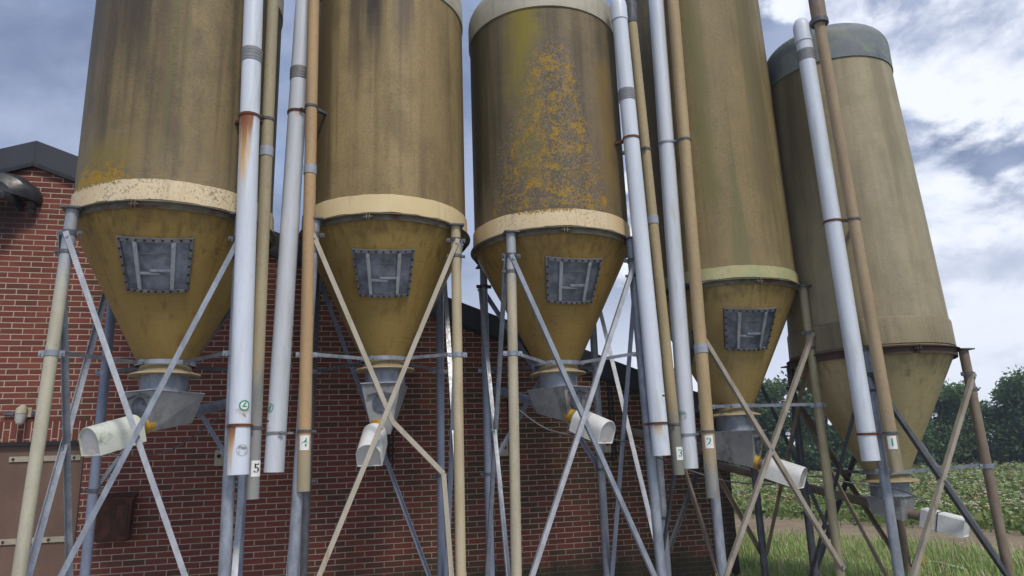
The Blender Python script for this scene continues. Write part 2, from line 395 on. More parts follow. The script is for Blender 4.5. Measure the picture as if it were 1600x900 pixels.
# ------------------------------------------------------------------ the silos
CAPC, CAPC2 = (.42, .40, .33), (.32, .30, .24)
OL = (.125, .105, .065)
SILOS = [
 dict(key=1, xy=(-3.06, 6.23), ring=3.733, neck=2.50, cap=6.06, rt=.83, strap=2.52, xt=3.47, xb=.15,
      label='leftmost mustard silo with pale crusted lower band, its vent pipe marked 5',
      body=dict(base=(0.168, 0.124, 0.056), light=(0.245, 0.182, 0.080), dark=(0.056, 0.046, 0.031), dark_amt=(.46, .62), green=(.115, .125, .045), green_amt=(.56, .7),
                lichen=[(-.50, .46, 3.50, 4.34, 1.6)], crust=[(-.48, .42, 3.45, 4.40, (.22, .175, .03), .9)], foot=(4.0, 4.9, (.26, .215, .15)),
                stain=[(-.30, .22, 4.4, 5.6, (.045, .038, .034), .8), (.80, .38, 3.2, 3.9, (.040, .040, .026), .88), (-.66, .2, 4.3, 5.4, (.07, .062, .055), .7), (-.05, .10, 4.2, 5.8, (.085, .062, .042), .6)]),  # right edge entry: algae, with the shade of the gap painted in too
      cone=((0.255, 0.174, 0.050), (0.310, 0.216, 0.065), (.19, .105, .032)),
      band=dict(base=(.60, .47, .285), base2=(.64, .54, .37), speck=(.20, .17, .10), amt=(.54, .66), edge=[(-.5, .35, 3.915, (.19, .16, .04))]),
      hatch=(-1.2, 3.255), legs=dict(FL=('two_tone', -.665, -.60, -.745, -.66), FR=('galv', .625, -.625, .665, -.64), RL=('galv_blue', -.64, .61, -.65, .62), RR=('galv_blue', .62, .62, .62, .62)),
      white=dict(p=((.645, -.757), (.731, -.779)), z=(1.557, 7.3), r=.082, coup=5.15, clamps=[(4.566, 'rust'), (1.93, 'rust')], rust=[(.645, .060, 4.57, 1.0, 1.0), (.665, .035, 1.93, .45, .95), (.75, .04, 2.05, .12, .4)]),
      tan=dict(p=((.797, -.600), (.826, -.608)), z=(1.366, 7.3), r=.052, c=((.36, .31, .20), (.28, .25, .17), (.24, .25, .25), 2.35), coup=4.32, clamps=[(4.63, 'galv_dark'), (1.92, 'galv_dark')], num='5', numz=1.60, numaz=32, ink='ink_black', paper='label_white'),
      auger=dict(B=(.05, 0, 2.05), M=(-.36, -.52, 1.86), W=(.56, 2.05, 2.42), cover='mossy_cover', wid=.30)),
 dict(key=2, xy=(-1.292, 7.096), ring=3.865, neck=2.59, cap=6.33, rt=.83, strap=2.57, xt=3.66, xb=.15,
      label='brown silo with blackish stain near its top, its vent pipe marked 4',
      body=dict(base=(0.255, 0.183, 0.078), light=(0.325, 0.245, 0.112), dark=(0.125, 0.088, 0.042), dark_amt=(.52, .7), green=(.19, .16, .07), green_amt=(.6, .75),
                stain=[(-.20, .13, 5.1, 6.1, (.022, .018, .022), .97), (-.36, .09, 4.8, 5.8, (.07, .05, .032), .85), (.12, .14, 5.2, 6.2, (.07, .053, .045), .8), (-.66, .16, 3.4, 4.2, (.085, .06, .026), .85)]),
      cone=((0.255, 0.174, 0.047), (0.310, 0.216, 0.064), (.20, .115, .032)),
      band=dict(base=(.60, .485, .27), base2=(.65, .535, .325), speck=(.24, .19, .12), amt=(.62, .72)),
      hatch=(-6, 3.35), legs=dict(FL=('galv', -.70, -.62, -.815, -.62), FR=('cream', .625, -.625, .615, -.625), RL=('galv_dark', -.69, .61, -.75, .61), RR=('galv_blue', .655, .62, .63, .62)),
      white=dict(p=((-.890, -.443), (-.987, -.418)), z=(1.564, 7.3), r=.086, coup=5.42, clamps=[(5.0, 'rust'), (1.90, 'coupling')], rust=[(-.90, .05, 5.0, .12, .5)]),
      tan=dict(p=((-.775, -.648), (-.726, -.660)), z=(1.398, 7.3), r=.055, c=((.42, .285, .155), (.36, .255, .15), (.32, .28, .19), 1.75), coup=4.32, clamps=[(4.97, 'galv_dark'), (1.90, 'galv_dark')], num='4', numz=1.80, numaz=3, ink='ink_green', paper='label_white'),
      auger=dict(B=(-.05, 0, 2.06), M=(-.19, -.60, 1.66), W=(.25, 1.66, 2.50), cover='white_cover', wid=.30)),
 dict(key=3, xy=(.444, 7.397), ring=3.769, neck=2.525, cap=6.19, rt=.83, strap=2.56, xt=3.48, xb=.3,
      label='dark brown silo with its front covered in orange lichen, vent pipe marked 3',
      body=dict(base=(0.140, 0.105, 0.051), light=(0.215, 0.160, 0.084), dark=(0.060, 0.050, 0.030), dark_amt=(.46, .64), green=(.085, .082, .032), green_amt=(.56, .7),
                lichen=[(-.18, .62, 3.90, 6.0, 1.0)], crust=[(-.42, .22, 4.1, 6.9, (.215, .18, .022), .95), (.42, .18, 3.6, 5.8, (.22, .145, .045), .7)],
                stain=[(.72, .12, 3.9, 4.4, (.042, .042, .032), .85), (-.82, .2, 3.9, 4.4, (.045, .043, .022), .8)]),  # both edges: dark staining and edge shade painted in together
      cone=((0.244, 0.161, 0.045), (0.298, 0.202, 0.060), (.18, .10, .032)),
      band=dict(base=(.57, .445, .26), base2=(.63, .52, .34), speck=(.20, .15, .07), amt=(.58, .7), edge=[(-.30, .5, 3.95, (.24, .15, .02))]),
      hatch=(.3, 3.286), legs=dict(FL=('two_tone', -.615, -.63, -.69, -.64), FR=('galv', .65, -.60, .71, -.60), RL=('galv_blue', -.625, .62, -.635, .62), RR=('galv', .65, .60, .63, .60)),
      white=dict(p=((.663, -.749), (.722, -.764)), z=(1.586, 6.36), r=.082, coup=5.27, clamps=[(4.78, 'rust'), (1.88, 'rust')], rust=[(.68, .05, 1.88, .18, .6)], cap=True),
      tan=dict(p=((.945, -.474), (1.017, -.493)), z=(1.399, 6.45), r=.056, c=((.36, .30, .18), (.30, .25, .15), (.26, .27, .24), 1.95), coup=4.0, clamps=[(4.80, 'galv_dark'), (1.88, 'galv_dark')], num='3', numz=1.60, numaz=12, ink='ink_green', paper='label_white'),
      auger=dict(B=(-.04, 0, 2.085), M=(.30, -.62, 1.80), W=(-.246, 1.81, 2.47), cover='white_cover', wid=.30)),
 dict(key=4, xy=(2.408, 8.056), ring=3.353, neck=2.07, cap=7.5, rt=.81, strap=2.045, xt=2.78, xb=.45,
      label='brown silo with a pale green band above its hopper, vent pipe marked 2',
      body=dict(base=(0.225, 0.168, 0.072), light=(0.295, 0.228, 0.104), dark=(0.135, 0.102, 0.050), dark_amt=(.52, .7), green=(.13, .13, .055), green_amt=(.55, .68),
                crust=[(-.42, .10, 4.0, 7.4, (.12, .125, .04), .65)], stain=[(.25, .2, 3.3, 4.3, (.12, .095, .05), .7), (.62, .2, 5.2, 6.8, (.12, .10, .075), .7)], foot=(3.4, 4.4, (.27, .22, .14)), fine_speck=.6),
      cone=((.315, .228, .085), (.37, .275, .115), (.22, .145, .05)),
      band=dict(base=(.38, .35, .18), base2=(.44, .41, .24), speck=(.14, .14, .09), amt=(.56, .68), tint=(.30, .34, .18)),
      hatch=(-6.5, 2.849), legs=dict(FL=('galv', -.66, -.60, -.665, -.60), FR=('olive_leg', .645, -.60, .63, -.60), RL=('galv', -.625, .625, -.66, .625), RR=('galv_dark', .60, .65, .58, .65)),
      white=dict(p=((-.80, -.571), (-.881, -.550)), z=(1.453, 8.2), r=.086, coup=None, clamps=[(4.92, 'galv'), (1.78, 'galv')], rust=[]),
      tan=dict(p=((-.672, -.734), (-.752, -.714)), z=(1.173, 8.2), r=.063, c=((.39, .30, .175), (.33, .25, .14), (.26, .27, .26), 1.5), coup=2.62, clamps=[(4.90, 'galv_dark'), (1.80, 'galv_dark')], num='2', numz=1.70, numaz=-22, ink='ink_green', paper='label_white'),
      auger=dict(B=(-.03, 0, 1.56), M=(.36, -.50, 1.33), W=(-.618, 1.66, 1.93), cover='white_cover', wid=.30)),
 dict(key=5, xy=(3.964, 7.975), ring=2.583, neck=1.32, cap=5.90, rt=.70, strap=1.367, xt=2.27, xb=.22,
      label='rightmost tapering pale silo with blue-grey top band, its vent pipe marked 1',
      body=dict(base=(0.305, 0.260, 0.160), light=(0.385, 0.340, 0.225), dark=(0.225, 0.20, 0.145), dark_amt=(.54, .74),
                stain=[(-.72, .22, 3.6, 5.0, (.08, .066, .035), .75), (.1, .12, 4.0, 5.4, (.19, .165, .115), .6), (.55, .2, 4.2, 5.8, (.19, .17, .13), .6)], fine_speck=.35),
      cone=((.36, .30, .165), (.41, .345, .20), (.29, .235, .13)),
      band=None,
      hatch=None, legs=dict(FL=('galv', -.60, -.64, -.60, -.64), FR=('brown_leg', .60, -.66, .68, -.64), RL=('galv_dark', -.56, .66, -.58, .66), RR=('brown_leg', .625, .625, .62, .625)),
      white=dict(p=((-.779, -.639), (-.732, -.651)), z=(1.466, 6.22), r=.086, coup=5.85, clamps=[(3.905, 'rust'), (1.72, 'rust')], rust=[(-.73, .03, 1.74, .03, .4)], cap=True),
      tan=dict(p=((-.650, -.773), (-.576, -.792)), z=(1.352, 6.2), r=.058, c=((.33, .26, .165), (.27, .20, .13), (.33, .29, .19), 1.75), coup=None, clamps=[(3.89, 'galv_dark'), (1.72, 'galv_dark')], num='1', numz=1.63, numaz=-40, ink='ink_green', paper='label_white', sock=True),
      auger=dict(B=(.0, .08, .96), M=(.26, -.46, .815), W=(-.85, 2.13, 1.45), cover='box', wid=.26)),
]
WHITE_STICKERS = {1: [('clock', 2.08, 28), ('shield', 1.74, 24)], 2: [('leaf', 2.12, -48), ('tag', 1.99, -58)], 3: [('tag', 2.12, 30)], 4: [('shield', 1.97, -52)], 5: []}

def make_silo(S):
    k = S['key']; ring, neck = S['ring'], S['neck']; RT = .83
    root = empty('feed_silo', (*S['xy'], 0), YAW)
    tag(root, S['label'], 'silo', 'feed silos standing in a row before the brick barn')
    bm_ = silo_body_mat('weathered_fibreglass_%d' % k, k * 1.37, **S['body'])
    cm_ = silo_cone_mat('fibreglass_hopper_%d' % k, k * 1.9, *S['cone'], ring)
    zc = S['cap']
    rad = lambda z: RT + (S['rt'] - RT) * (z - ring) / (zc - ring)
    # body shell (slightly uneven, like hand-laid fibreglass)
    b = MB(); prof = [(rad(ring + (zc - ring) * i / 30), ring + (zc - ring) * i / 30) for i in range(31)]
    b.lathe(prof, 96)
    for i, (x, y, z) in enumerate(b.v):
        a = math.atan2(y, x); q = 1 + .0016 * math.sin(3 * a + z * 1.1 + k) + .0011 * math.sin(7 * a - z * 2.3 + 2 * k)
        b.v[i] = (x * q, y * q, z)
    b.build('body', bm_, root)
    # cap band with a rounded shoulder and shallow dome
    b = MB(); r = S['rt'] + .014
    ch = .31 if k == 5 else .24
    pr = [(S['rt'] - .01, zc), (r, zc), (r, zc + ch)]
    pr += [(r - .20 + .20 * math.cos(R(t)), zc + ch + .20 * math.sin(R(t))) for t in range(10, 81, 10)]
    pr += [(r - .24, zc + ch + .215), (r * .35, zc + ch + .29), (.02, zc + ch + .32)]
    b.lathe(pr, 80)
    capm = band_mat('cap_laminate_%d' % k, k + 20, *(((.165, .200, .225), (.120, .150, .180), (.07, .08, .09), (.56, .72), (.20, .23, .20)) if k == 5 else (CAPC, CAPC2, (.16, .12, .08), (.6, .72))))
    b.build('roof_cap', capm, root)
    # lower band
    if S['band']:
        b = MB(); h = .135 if k == 4 else .185
        n = 120; outer = []
        for (rr, z, amp) in ((RT + .001, ring + h, .004), (RT + .014, ring + h - .006, .004), (RT + .018, ring + .004, .006), (RT - .004, ring - .002, .006)):
            outer.append(b.add([(rr * math.sin(t), -rr * math.cos(t), z + amp * (math.sin(9 * t + k) * .5 + math.sin(23 * t + k) * .35 + rnd.uniform(-.4, .4))) for t in (2 * math.pi * j / n for j in range(n))]))
        for p, q in zip(outer, outer[1:]):
            for j in range(n): b.face((q + j, q + (j + 1) % n, p + (j + 1) % n, p + j))
        b.build('lower_band', band_mat('cream_band_%d' % k, k, **S['band']), root)
    else:
        b = MB(); b.lathe([(RT - .004, ring + .30), (RT + .004, ring + .28), (RT + .010, ring + .02), (RT - .01, ring)], 96)
        b.build('lower_band', silo_body_mat('fibreglass_skirt', 8.2, (.245, .202, .118), (.30, .255, .158), (.165, .14, .09), fine_speck=.5, stain=None), root)
    # support ring: rolled steel angle in two halves with bolted lugs
    b = MB()
    RH = .09 if k == 5 else .066
    ringm = MAT['ring_rust'] if k == 5 else generic('mossy_support_ring_%d' % k, (.11, .10, .075), (.20, .19, .15), .7, .1, (5, 5, 9), grime=(.10, .045, .03), gr=(.5, .65), gscale=(4, 4, 6))
    g0 = (S['hatch'][0] if S['hatch'] else -12) - (9 if k < 4 else -2)
    for a0 in (g0 + .6, g0 + 180.6):
        b.lathe([(RT + .004, ring - .012), (RT + .046, ring - .012), (RT + .046, ring - .020), (RT + .010, ring - .020), (RT + .010, ring - RH), (RT + .003, ring - RH)], 60, 0, (0, 0), a0, a0 + 178.8, True)
    for a0 in (g0, g0 + 180):
        for da in (-.9, .9):
            t = R(a0 + da); d = Vector((math.sin(t), -math.cos(t), 0)); s_ = Vector((math.cos(t), math.sin(t), 0))
            b.box(d * (RT + .034) + Vector((0, 0, ring - .042)), d * .022, s_ * .004, (0, 0, .026))
        t = R(a0); d = Vector((math.sin(t), -math.cos(t), 0)); s_ = Vector((math.cos(t), math.sin(t), 0))
        b.tube([d * (RT + .04) + Vector((0, 0, ring - .045)) - s_ * .04, d * (RT + .04) + Vector((0, 0, ring - .045)) + s_ * .04], .008, 6)
    b.build('support_ring', ringm, root)
    # hopper cone
    b = MB(); zr = ring - .03; rn = .212
    prof = [(RT - .012, ring - .004), (RT - .004, zr)]
    prof += [(RT - .004 + (rn - RT + .004) * i / 14, zr + (neck - zr) * i / 14) for i in range(1, 15)]
    b.lathe(list(reversed(prof)), 96)
    b.build('hopper_cone', cm_, root)
    # outlet ring
    b = MB(); b.lathe([(rn - .004, neck - .002), (rn + .006, neck - .055), (.285, neck - .075), (.292, neck - .088), (.17, neck - .088)][::-1], 56)
    b.build('outlet_ring', MAT['outlet'], root)
    # strap ring round the neck and four flat ties to the legs
    b = MB(); zn = neck + .012; rr = rn + .028
    b.lathe([(rr, zn - .02), (rr + .006, zn - .02), (rr + .006, zn + .02), (rr, zn + .02)], 48, close=True)
    for a in (-45, 45, 135, 225):
        t = R(a + 12); d = Vector((math.sin(t), -math.cos(t), 0)); s_ = Vector((math.cos(t), math.sin(t), 0))
        b.box(d * (rr + .02) + Vector((0, 0, zn)), d * .018, s_ * .004, (0, 0, .022))
        b.tube([d * (rr + .022) + Vector((0, 0, zn)) - s_ * .018, d * (rr + .022) + Vector((0, 0, zn)) + s_ * .018], .008, 6)
    b.build('neck_strap', MAT['galv'], root)
    lg = {}
    for nm, (mt, xt, yt, xb, yb) in S['legs'].items():
        top = Vector((xt, yt, ring - .035)); bot = Vector((xb, yb, 0.02)); lg[nm] = (bot, top)
        rad_ = .047 if nm[0] == 'F' else .042
        if mt == 'two_tone':
            mt_ = two_tone_leg('two_tone_pipe_%d' % k, (.34, .37, .42), (.46, .445, .35) if k == 1 else (.45, .41, .31), ring - .65 if k == 1 else ring - .45)
        else: mt_ = MAT[mt]
        b = MB(); b.tube([bot, top], rad_, 24)
        leg = b.build('leg', mt_, root)
        # sleeve joint lower down, head plate and foot plate
        at = lambda z: bot + (top - bot) * ((z - bot.z) / (top.z - bot.z))
        for zc_, hh in ((S['xt'] + .03, .02), (S['strap'], .022), (S['xt'] - .13, .014) if nm[0] == 'F' else (1.46 if k < 4 else .9, .016)):
            b = MB(); p = at(zc_); dirn = Vector((-p.x, -p.y, 0)).normalized(); sd = Vector((-dirn.y, dirn.x, 0))
            b.lathe([(rad_ + .001, zc_ - hh), (rad_ + .007, zc_ - hh), (rad_ + .007, zc_ + hh), (rad_ + .001, zc_ + hh)], 24, 0, (p.x, p.y), close=True)
            sgn = 1 if nm[1] == 'L' else -1
            tang = Vector((sgn, 0, 0))
            for tg in (tang, -tang):
                b.box(p + tg * (rad_ + .024), tg * .020, Vector((0, .004, 0)), (0, 0, hh))
                b.tube([p + tg * (rad_ + .028) - Vector((0, .016, 0)), p + tg * (rad_ + .028) + Vector((0, .016, 0))], .008, 6)
            b.build('clamp', MAT['galv_dark' if zc_ != S['strap'] else 'galv'], leg)
        b = MB(); b.box(top + Vector((0, 0, .007)), (.075, 0, 0), (0, .075, 0), (0, 0, .007)); b.build('head_plate', MAT['galv_dark'], leg)
        b = MB(); b.box(bot - Vector((0, 0, .008)), (.09, 0, 0), (0, .09, 0), (0, 0, .008)); b.build('foot_plate', MAT['galv_dark'], leg)
        p = at(S['strap'] + .012); d = Vector((-p.x, -p.y, 0)).normalized(); q = Vector((-d.x * (rr + .012), -d.y * (rr + .012), zn))
        b = MB(); s_ = Vector((-d.y, d.x, 0)); p2 = p + d * (rad_ + .02)
        u = (q - p2); L = u.length; u.normalize()
        b.box((p2 + q) / 2 + s_ * .006, u * L / 2, s_ * .003, u.cross(s_) * .016)
        b.build('tie_strap', MAT['galv' if nm[0] == 'F' and k != 1 else 'galv_dark'], root)
    # cross braces on the four sides
    def on(nm, z):
        b0, t0 = lg[nm]; return b0 + (t0 - b0) * ((z - b0.z) / (t0.z - b0.z))
    sides = [('FL', 'FR', (0, -1, 0)), ('FR', 'RR', (1, 0, 0)), ('RR', 'RL', (0, 1, 0)), ('RL', 'FL', (-1, 0, 0))]
    BM = {1: ['galv_light', 'galv'], 2: ['tan_brace', 'tan_brace'], 3: ['galv', 'galv_light'], 4: ['brown_bar', 'brown_bar'], 5: ['galv_dark', 'brown_bar']}[k]
    for i, (a, c_, out) in enumerate(sides):
        o_ = Vector(out)
        zt, zb = S['xt'], S['xb']
        if i == 2 and k in (1, 3): zb = 1.47          # the rear pair of these silos stops at the upper clamps
        for j, (p, q) in enumerate(((a, c_), (c_, a))):
            P, Q = on(p, zt), on(q, zb)
            off = o_ * (.058 + .012 * j)
            dd = (Q - P).normalized() * .03
            b = MB()
            if k == 2 and i == 0 and j == 0:          # the bent brace
                pts = [P + off - dd, Vector((.02, P.y, 1.965)) + off, Vector((.47, P.y, 1.50)) + off, Vector((.555, P.y, .25)) + off]
                for s0, s1 in zip(pts, pts[1:]): b.angle(s0, s1, o_)
            else: b.angle(P + off - dd, Q + off + dd, o_)
            if i == 0: mt = MAT[BM[j]] if not (k == 2 and j == 1) else MAT['tan_brace']
            elif k in (4, 5): mt = MAT['brown_leg' if (i + j) % 2 else 'galv_dark']
            else: mt = MAT['galv_light' if (i == 3 and j == 0) or (i == 1 and j == 1) else ('galv_blue' if (i + j) % 2 else 'galv')]
            for e_ in (P + off + dd * .4, Q + off - dd * .4):
                b.tube([e_ + o_ * .002, e_ + o_ * .016], .012, 6)
            if j == 0:
                cpt = (on(a, (zt + zb) / 2) + on(c_, (zt + zb) / 2)) / 2 + o_ * .055
                b.tube([cpt, cpt + o_ * .03], .011, 6)
            br = b.build('cross_brace', mt, root)
            if k == 2 and i == 0 and j == 0: br['label'] = 'tan brace bent at its lower third'
    # inspection hatch lying on the cone
    if S['hatch']:
        az, hz = S['hatch']; t = R(az); sl = (RT - rn) / (zr - neck)
        rad0 = rn + (hz - neck) * sl
        nl = Vector((math.sin(t), -math.cos(t), -sl)).normalized(); tx = Vector((math.cos(t), math.sin(t), 0)); ty = nl.cross(tx)
        if ty.z < 0: ty = -ty
        c0 = Vector((rad0 * math.sin(t), -rad0 * math.cos(t), hz)) + nl * .004
        def P(x, y, h):           # sheet bowed round the cone
            rr_ = rad0 + y * .62; sag = max(rr_, .2) - math.sqrt(max(rr_ * rr_ - x * x, .01)) if abs(x) < rr_ else 0
            return c0 + tx * x + ty * y + nl * (h - sag * .9)
        hw = lambda y: .236 + (y + .225) / .45 * .058
        def slab(b, xs, ys, h0, h1, n=8, mi=0):
            """bowed plate: xs = (left, right) as fractions of the half width at each height"""
            g = []
            for h in (h0, h1):
                g.append([b.add([P(hw(y) * (xs[0] + (xs[1] - xs[0]) * i / n), y, h) for i in range(n + 1)]) for y in ys])
            for i in range(n):
                b.face((g[1][0] + i, g[1][0] + i + 1, g[1][1] + i + 1, g[1][1] + i), mi)
                b.face((g[0][1] + i, g[1][1] + i, g[1][1] + i + 1, g[0][1] + i + 1), mi); b.face((g[1][0] + i, g[0][0] + i, g[0][0] + i + 1, g[1][0] + i + 1), mi)
            b.face((g[0][0], g[1][0], g[1][1], g[0][1]), mi); b.face((g[0][0] + n, g[0][1] + n, g[1][1] + n, g[1][0] + n), mi)
        b = MB(); slab(b, (-.93, .93), (-.20, .20), .004, .020)
        hatch = b.build('hatch', MAT['hatch'], root)
        b = MB()
        slab(b, (-1, 1), (.194, .228), .003, .036); slab(b, (-1, 1), (-.226, -.203), .003, .034)
        slab(b, (-1, -.925), (-.2025, .1935), .003, .035); slab(b, (.925, 1), (-.2025, .1935), .003, .035)
        for i in range(9):
            x = -.93 + 1.86 * i / 8
            for y in (.211, -.2145):
                q = P(hw(y) * x, y, .034); b.tube([q, q + nl * .010], .0095, 8, mi=1)
        for i in range(5):
            y = -.15 + .07 * i
            for x in (-.9625, .9625):
                q = P(hw(y) * x, y, .033); b.tube([q, q + nl * .010], .0095, 8, mi=1)
        b.build('frame', [MAT['hatch_frame'], MAT['bolt']], hatch)
        for x in (-.56, .46):
            b = MB(); slab(b, (x, x + .115), (-.202, .193), .020, .050)
            for y in (.165, -.178): q = P(hw(y) * (x + .05), y, .046); b.tube([q, q + nl * .012], .012, 8)
            b.build('retaining_bar', MAT['bar_zinc'], hatch)
        b = MB(); slab(b, (-.455, .14), (-.072, -.054), .022, .040); slab(b, (-.13, .46), (-.048, -.030), .022, .044)
        b.build('latch', MAT['galv'], hatch)
        b = MB(); slab(b, (-.36, .36), (.098, .104), .0205, .026); b.build('seam', MAT['hatch_frame'], hatch)
    # fill pipe and vent pipe clipped to the shell
    for which in ('white', 'tan'):
        d = S[which]; z0, z1 = d['z']; (xt, yt), (xb, yb) = d['p']; r = d['r']
        ax = lambda z: Vector((xb + (xt - xb) * (z - z0) / (5.8 - z0), yb + (yt - yb) * (z - z0) / (5.8 - z0), z))
        b = MB()
        zs = [z0 + (z1 - z0) * i / 10 for i in range(11)]
        wall_ = .005
        b.tube([ax(z) for z in zs], r, 32, caps=False)
        b.tube([ax(z) for z in (z0 + .4, z0)], [r - wall_ * .9, r - wall_], 32, caps=False)
        n0 = 11 * 32 + 32           # lower rim of the inner wall
        ro = list(range(0, 32)); 
        # annular rim between the outer and the inner wall
        k0 = b.add([ax(z0) + Vector(((r if i < 32 else r - wall_) * math.cos(2 * math.pi * (i % 32) / 32), (r if i < 32 else r - wall_) * math.sin(2 * math.pi * (i % 32) / 32), -.0005)) for i in range(64)])
        for j in range(32): b.face((k0 + j, k0 + 32 + j, k0 + 32 + (j + 1) % 32, k0 + (j + 1) % 32))
        b.tube([ax(z0 + .4), ax(z0 + .401)], r - wall_ * 1.2, 24)
        if d.get('cap'):
            zt_ = z1; dome = [(r + .008, zt_ - .20), (r + .008, zt_ - .02), (r * .98, zt_ + .03), (r * .75, zt_ + .075), (r * .35, zt_ + .10), (.002, zt_ + .105)]
            p = ax(z1); b.lathe([(r * 1.0, zt_ - .2)] + dome, 32, 0, (p.x, p.y))
        if which == 'white': pm = white_pipe_mat('white_pvc_%d' % k, k * 3.3, d['rust']); nm = 'fill_pipe'
        else: pm = tan_pipe_mat('stained_vent_pipe_%d' % k, k * 5.1, *d['c']); nm = 'vent_pipe'
        pipe = b.build(nm, pm, root)
        if d['coup']:
            p = ax(d['coup']); b = MB(); h = .062 if which == 'white' else .045
            b.lathe([(r - .002, p.z - h), (r + .006, p.z - h), (r + .006, p.z + h), (r - .002, p.z + h)], 32, 0, (p.x, p.y), close=True)
            for q in (-.5, 0, .5) if which == 'white' else ():
                b.lathe([(r + .005, p.z + q * h - .004), (r + .008, p.z + q * h - .004), (r + .008, p.z + q * h + .004), (r + .005, p.z + q * h + .004)], 32, 0, (p.x, p.y), close=True)
            b.build('coupling', MAT['coupling' if which == 'white' else 'coupling_blue'], pipe)
        for (cz, mt) in d['clamps']:
            p = ax(cz); b = MB()
            b.lathe([(r + .0005, cz - .011), (r + .008, cz - .011), (r + .008, cz + .011), (r + .0005, cz + .011)], 32, 0, (p.x, p.y), close=True)
            inn = Vector((-p.x, -p.y, 0)).normalized(); tg = Vector((-inn.y, inn.x, 0))
            side = tg if which == 'tan' else -tg
            if k == 5 or k == 4 or k == 2: side = side
            b.box(p + side * (r + .022), side * .020, inn * .004, (0, 0, .011))
            b.tube([p + side * (r + .028) - inn * .022, p + side * (r + .028) + inn * .022], .008, 6)
            if cz > ring:          # stand-off bracket to the shell
                gap = Vector((p.x, p.y, 0)).length - r - rad(cz)
                if gap > .004: b.box(p + inn * (r + gap / 2 + .008), inn * (gap / 2), tg * .02, (0, 0, .014))
            else:                   # tie bar between the two pipes and the leg behind
                b.box(p + inn * (r + .035), inn * .03, tg * .012, (0, 0, .010))
            b.build('clamp', MAT[mt], pipe)
        if which == 'tan':
            az = R(d['numaz']); zz = d['numz']; p = ax(zz); half = .040 / r
            b = MB(); b.patch((p.x, p.y), r, zz - .062, zz + .062, az, half, 10, 0)
            b.text(d['num'], .100, lambda x, y: (p.x + (r + .0045) * math.sin(az + x / r), p.y - (r + .0045) * math.cos(az + x / r), zz + y), 1, .0015)
            b.build('number_label', [MAT[d['paper']], MAT[d['ink']]], pipe)
            if d.get('sock'):
                p1 = ax(z1); b = MB()
                b.tube([p1 + Vector((0, 0, -.02)), p1 + Vector((0, 0, .03))], .098, 28)
                b.build('collar', MAT['galv_dark'], pipe)
                b = MB(); b.tube([p1 + Vector((.01, 0, .03)), p1 + Vector((.0, 0, 1.0))], .082, 28)
                b.build('upper_tube', MAT['brown_leg'], pipe)
            elif k == 3:
                p1 = ax(z1); b = MB(); b.tube([p1 + Vector((0, 0, -.1)), p1 + Vector((0, 0, .12)), p1 + Vector((-.05, .02, .3))], [.062, .075, .08], 24)
                b.build('collar', MAT['galv_dark'], pipe)
        else:
            for (kind, zz, azd) in WHITE_STICKERS[k]:
                p = ax(zz); az = R(azd); b = MB()
                W = lambda x, y, e=.0045: (p.x + (r + e) * math.sin(az + x / r), p.y - (r + e) * math.cos(az + x / r), zz + y)
                def ring_(r0, r1, mi, cy=0):
                    ns = 28; kk = b.add([W(rr_ * math.cos(2 * math.pi * i / ns), cy + rr_ * math.sin(2 * math.pi * i / ns)) for rr_ in (r0, r1) for i in range(ns)])
                    for i in range(ns): b.face((kk + i, kk + (i + 1) % ns, kk + ns + (i + 1) % ns, kk + ns + i), mi)
                if kind == 'clock':
                    ring_(.031, .041, 1)
                    b.patch((p.x, p.y), r, zz - .03, zz + .03, az, .030 / r, 8, 0)
                    q = [(-.016, -.012), (.018, -.012), (.018, -.004), (-.004, -.004), (.012, .022), (.004, .026), (-.016, -.006)]
                    kk = b.add([W(x, y, .006) for x, y in q]); b.face([kk + i for i in range(7)], 1)
                    q = [(-.014, -.062), (.010, -.088), (.016, -.084), (-.008, -.058)]
                    kk = b.add([W(x, y) for x, y in q]); b.face([kk + i for i in range(4)], 2)
                elif kind == 'shield':
                    ring_(.040, .0425, 2); b.text('Flex', .036, lambda x, y: W(x, y + .020), 1 if k != 1 else 2, .001)
                    for yy in (-.008, -.016, -.026): 
                        kk = b.add([W(x, yy + y) for x, y in ((-.03, 0), (.03, 0), (.03, .002), (-.03, .002))]); b.face([kk + i for i in range(4)], 2)
                elif kind == 'leaf':
                    ring_(.034, .040, 1); kk = b.add([W(x, y) for x, y in ((-.02, -.025), (.0, -.03), (.02, .02), (-.005, .01))]); b.face([kk + i for i in range(4)], 1)
                else:
                    b.patch((p.x, p.y), r, zz - .035, zz + .035, az, .028 / r, 6, 0)
                    b.text('ME', .030, lambda x, y: W(x, y + .012), 2, .001)
                    kk = b.add([W(x, y) for x, y in ((-.02, -.02), (.02, -.02), (.02, -.014), (-.02, -.014))]); b.face([kk + i for i in range(4)], 2)
                b.build('sticker', [MAT['label_white'], MAT['ink_green'], MAT['ink_grey' if k == 1 else 'ink_black']], pipe)
    # outlet boot below the hopper
    A = S['auger']; B, M_, W_ = Vector(A['B']), Vector(A['M']), Vector(A['W'])
    a = Vector((M_.x - B.x, M_.y - B.y, 0)).normalized(); c = Vector((-a.y, a.x, 0))
    zt = neck - .088; zb = zt - (.15 if k != 4 else .17)
    wd = A['wid'] if k != 5 else .2
    b = MB(); b.lathe([(.175, zb - .02), (.195, zb), (.195, zt)], 44)
    boot = b.build('outlet_boot', MAT['galv'], root)
    o = Vector((0, 0, 0))
    def cor(al, cr, z): return a * al + c * cr + Vector((0, 0, z))
    slope = (M_.z - B.z) / max(.01, (M_ - B).to_2d().length)
    zf = B.z + slope * .17 - .075; zbk = B.z + (W_.z - B.z) / (W_ - B).to_2d().length * .22 - .075
    w1 = .085
    top = [(-.27, -wd * .63), (.25, -wd * .63), (.25, wd * .63), (-.27, wd * .63)]
